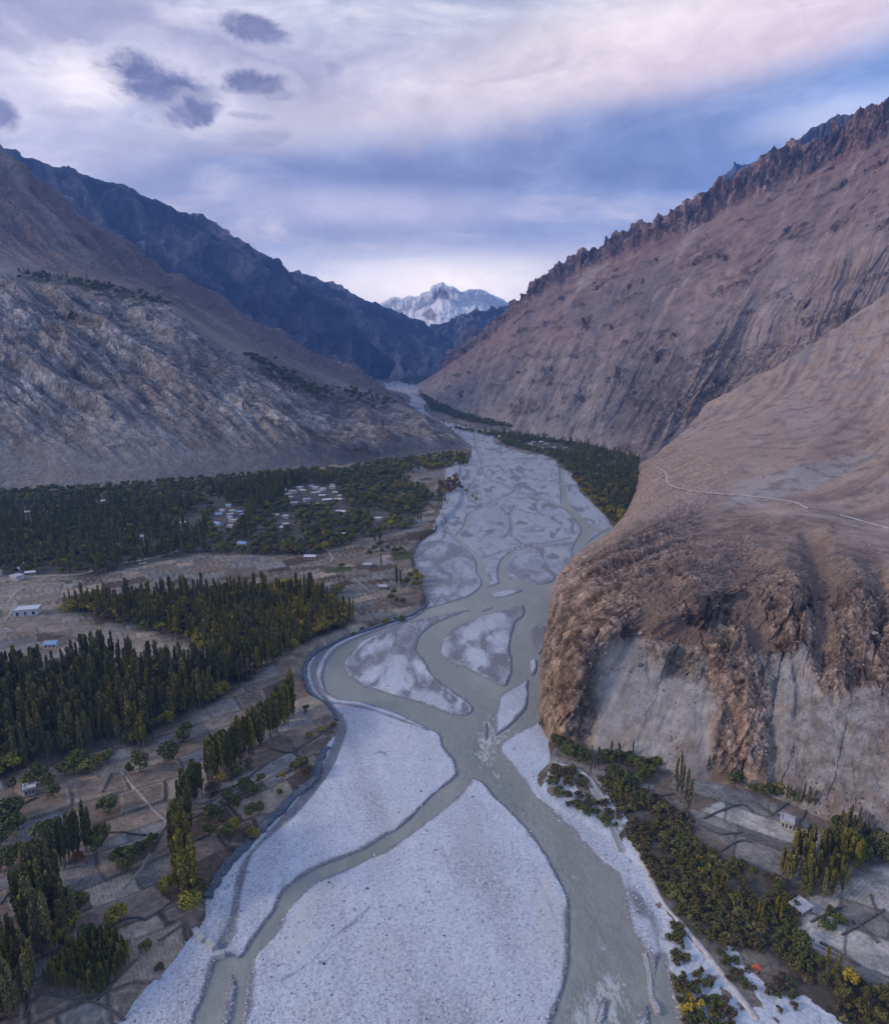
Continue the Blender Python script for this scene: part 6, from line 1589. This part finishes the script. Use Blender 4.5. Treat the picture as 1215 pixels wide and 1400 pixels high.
def blob(px, py, wx, wy, rot=0.0, nz=None, amp=0.0, soft=(1.35, .35)):
    a0, e0 = ang(px, py); sa = wx / F; se = wy / F
    u = nt.m('SUBTRACT', az, a0); v = nt.m('SUBTRACT', el, e0)
    cr, sr_ = math.cos(rot), math.sin(rot)
    uu = nt.m('DIVIDE', nt.m('ADD', nt.m('MULTIPLY', u, cr), nt.m('MULTIPLY', v, sr_)), sa)
    vv = nt.m('DIVIDE', nt.m('SUBTRACT', nt.m('MULTIPLY', v, cr), nt.m('MULTIPLY', u, sr_)), se)
    r = nt.m('SQRT', nt.m('ADD', nt.m('MULTIPLY', uu, uu), nt.m('MULTIPLY', vv, vv)))
    if nz is not None: r = nt.m('ADD', r, nt.m('MULTIPLY', nt.m('SUBTRACT', nz, .5), amp))
    return nt.step(r, soft[0], soft[1])
blue = nt.mix(1.0, sky.outputs[0], (.10, .10, .10), 'MULTIPLY')
blue = nt.mix(.6, blue, (.085, .205, .56))
col = blue
hole = nt.m('MAXIMUM', blob(1130, 150, 340, 85, .22, n_wisp, 1.2, (1.3, .2)), nt.m('MULTIPLY', blob(930, 190, 230, 55, .15, n_wisp, 1.6), .65))
cover = nt.m('MULTIPLY', nt.step(n_str, .22, .52), nt.m('SUBTRACT', 1.0, nt.m('MULTIPLY', hole, .88)))
lav = nt.mix(nt.step(n_wisp, .3, .7), (.33, .355, .46), (.62, .59, .63))
col = nt.mix(cover, col, lav)
# soft blue-grey sheet across the middle
sheet = blob(640, 235, 520, 105, .10, n_wisp, 1.3, (1.45, .25))
col = nt.mix(nt.m('MULTIPLY', sheet, .92), col, nt.mix(nt.step(n_big, .3, .7), (.135, .185, .360), (.225, .275, .45)))
col = nt.mix(nt.m('MULTIPLY', blob(520, 238, 260, 26, .03, n_wisp, 1.5, (1.4, .2)), .55), col, (.150, .185, .335))
col = nt.mix(nt.m('MULTIPLY', blob(760, 330, 170, 40, .0, n_wisp, 1.4), .55), col, (.20, .27, .48))
# pink light on the higher cloud
col = nt.mix(nt.m('MULTIPLY', blob(800, 75, 420, 48, .16, n_wisp, 1.5, (1.5, .1)), .95), col, (.80, .69, .67))
col = nt.mix(nt.m('MULTIPLY', blob(1100, 38, 280, 36, .10, n_wisp, 1.5, (1.5, .1)), .9), col, (.68, .55, .59))
col = nt.mix(nt.m('MULTIPLY', blob(330, 85, 380, 60, -.05, n_wisp, 1.7, (1.5, .1)), .5), col, (.46, .43, .54))
col = nt.mix(nt.m('MULTIPLY', blob(60, 30, 420, 45, .0, n_wisp, 1.5), .6), col, (.34, .31, .42))
col = nt.mix(nt.m('MULTIPLY', blob(90, 125, 75, 34, .2, n_puff, 2.2, (1.5, .1)), .9), col, (.92, .84, .84))
col = nt.mix(nt.m('MULTIPLY', blob(40, 175, 130, 50, .0, n_wisp, 1.6), .6), col, (.50, .49, .62))
# bright gaps low down
col = nt.mix(nt.m('MULTIPLY', blob(500, 285, 190, 24, -.02, n_wisp, 1.5, (1.5, .1)), .75), col, (.50, .50, .64))
col = nt.mix(nt.m('MULTIPLY', blob(590, 390, 300, 46, .0, n_wisp, 1.2, (1.6, .1)), .9), col, (.62, .66, .80))
col = nt.mix(nt.m('MULTIPLY', blob(620, 385, 130, 30, .0, n_puff, 1.4, (1.5, .1)), .85), col, (.88, .87, .90))
col = nt.mix(nt.m('MULTIPLY', blob(1135, 158, 85, 22, .05, n_puff, 1.6, (1.5, .1)), .75), col, (.52, .58, .76))
# small dark cumulus in front
for (x_, y_, wx_, wy_, ro, k, a) in ((230, 122, 72, 31, -.22, .95, 1.25), (250, 158, 48, 16, .2, .75, 1.7), (341, 114, 36, 14, .08, .85, 1.5), (352, 41, 42, 15, -.05, .8, 1.6), (378, 130, 24, 8, 0, .35, 1.5),
                              (352, 190, 40, 11, .1, .25, 1.6), (340, 158, 30, 6, 0, .4, 1.6), (456, 95, 15, 9, -.1, .28, 1.4), (-8, 150, 26, 22, 0, .8, 1.3), (100, 154, 40, 11, .1, .22, 1.6), (22, 62, 22, 12, 0, .18, 1.5), (1095, 205, 38, 15, .25, .5, 1.5)):
    col = nt.mix(nt.m('MULTIPLY', blob(x_ + wx_ * .2, y_ - wy_ * .25, wx_ * 1.35, wy_ * 1.35, ro, n_puff, a * 1.6, (1.15, .6)), .45 * k), col, (.70, .66, .72))
    bmask_ = blob(x_, y_, wx_ * .95, wy_ * .95, ro, n_puff, a * 1.35, (1.16, .45))
    shade_ = nt.mix(nt.step(n_puff, .3, .7), (.085, .095, .185), (.165, .165, .275))
    col = nt.mix(nt.m('MULTIPLY', bmask_, k), col, shade_)
tex = nt.m('ADD', nt.m('MULTIPLY', n_wisp, .55), nt.m('MULTIPLY', n_puff, .45))
col = nt.mix(1.0, col, nt.mix(nt.step(tex, .3, .7), (.83, .84, .86), (1.19, 1.18, 1.16)), 'MULTIPLY')
lowk = nt.step(el, math.radians(22), math.radians(1))
col = nt.mix(1.0, col, nt.mix(lowk, (1.12, 1.12, 1.12), (1.9, 1.66, 1.45)), 'MULTIPLY')
# the open sky overhead and behind the valley
col = nt.mix(nt.step(el, math.radians(36), math.radians(60)), col, (.30, .40, .66))
col = nt.mix(nt.step(dy, .2, -.4), col, (.33, .41, .64))
nt.put(bg.inputs['Color'], col); bg.inputs['Strength'].default_value = 1.0

sl = bpy.data.lights.new("sun", 'SUN'); sl.energy = 2.0; sl.angle = math.radians(12); sl.color = (1.0, .82, .67)
so = bpy.data.objects.new("sun", sl); COL.objects.link(so)
sd = Vector((math.sin(SUN_AZ) * math.cos(SUN_EL), math.cos(SUN_AZ) * math.cos(SUN_EL), math.sin(SUN_EL)))
so.rotation_euler = sd.to_track_quat('Z', 'Y').to_euler(); so.location = sd * 300

hz = MB(); hz.box(0, 4200, 830, 12000, 9600, 1700)
hm = bpy.data.materials.new("valley_air"); hm.use_nodes = True
ht = hm.node_tree; ht.nodes.remove(ht.nodes['Principled BSDF'])
pv = ht.nodes.new('ShaderNodeVolumePrincipled'); pv.inputs['Color'].default_value = (.20, .42, 1.0, 1)
pv.inputs['Density'].default_value = HAZE; pv.inputs['Anisotropy'].default_value = 0.0
ht.links.new(pv.outputs[0], ht.nodes['Material Output'].inputs['Volume'])
if HAZE > 0: tag(hz.build("haze", hm), kind="stuff")

scene.view_settings.view_transform = 'Standard'; scene.view_settings.look = 'None'
scene.view_settings.exposure = EXPO; scene.view_settings.gamma = 1.0
scene.render.engine = 'CYCLES'
cy = scene.cycles
cy.use_denoising = True
try: cy.denoiser = 'OPENIMAGEDENOISE'
except Exception: pass
cy.max_bounces = 5; cy.diffuse_bounces = 3; cy.glossy_bounces = 2; cy.transmission_bounces = 2; cy.volume_bounces = 0; cy.transparent_max_bounces = 4
cy.caustics_reflective = False; cy.caustics_refractive = False
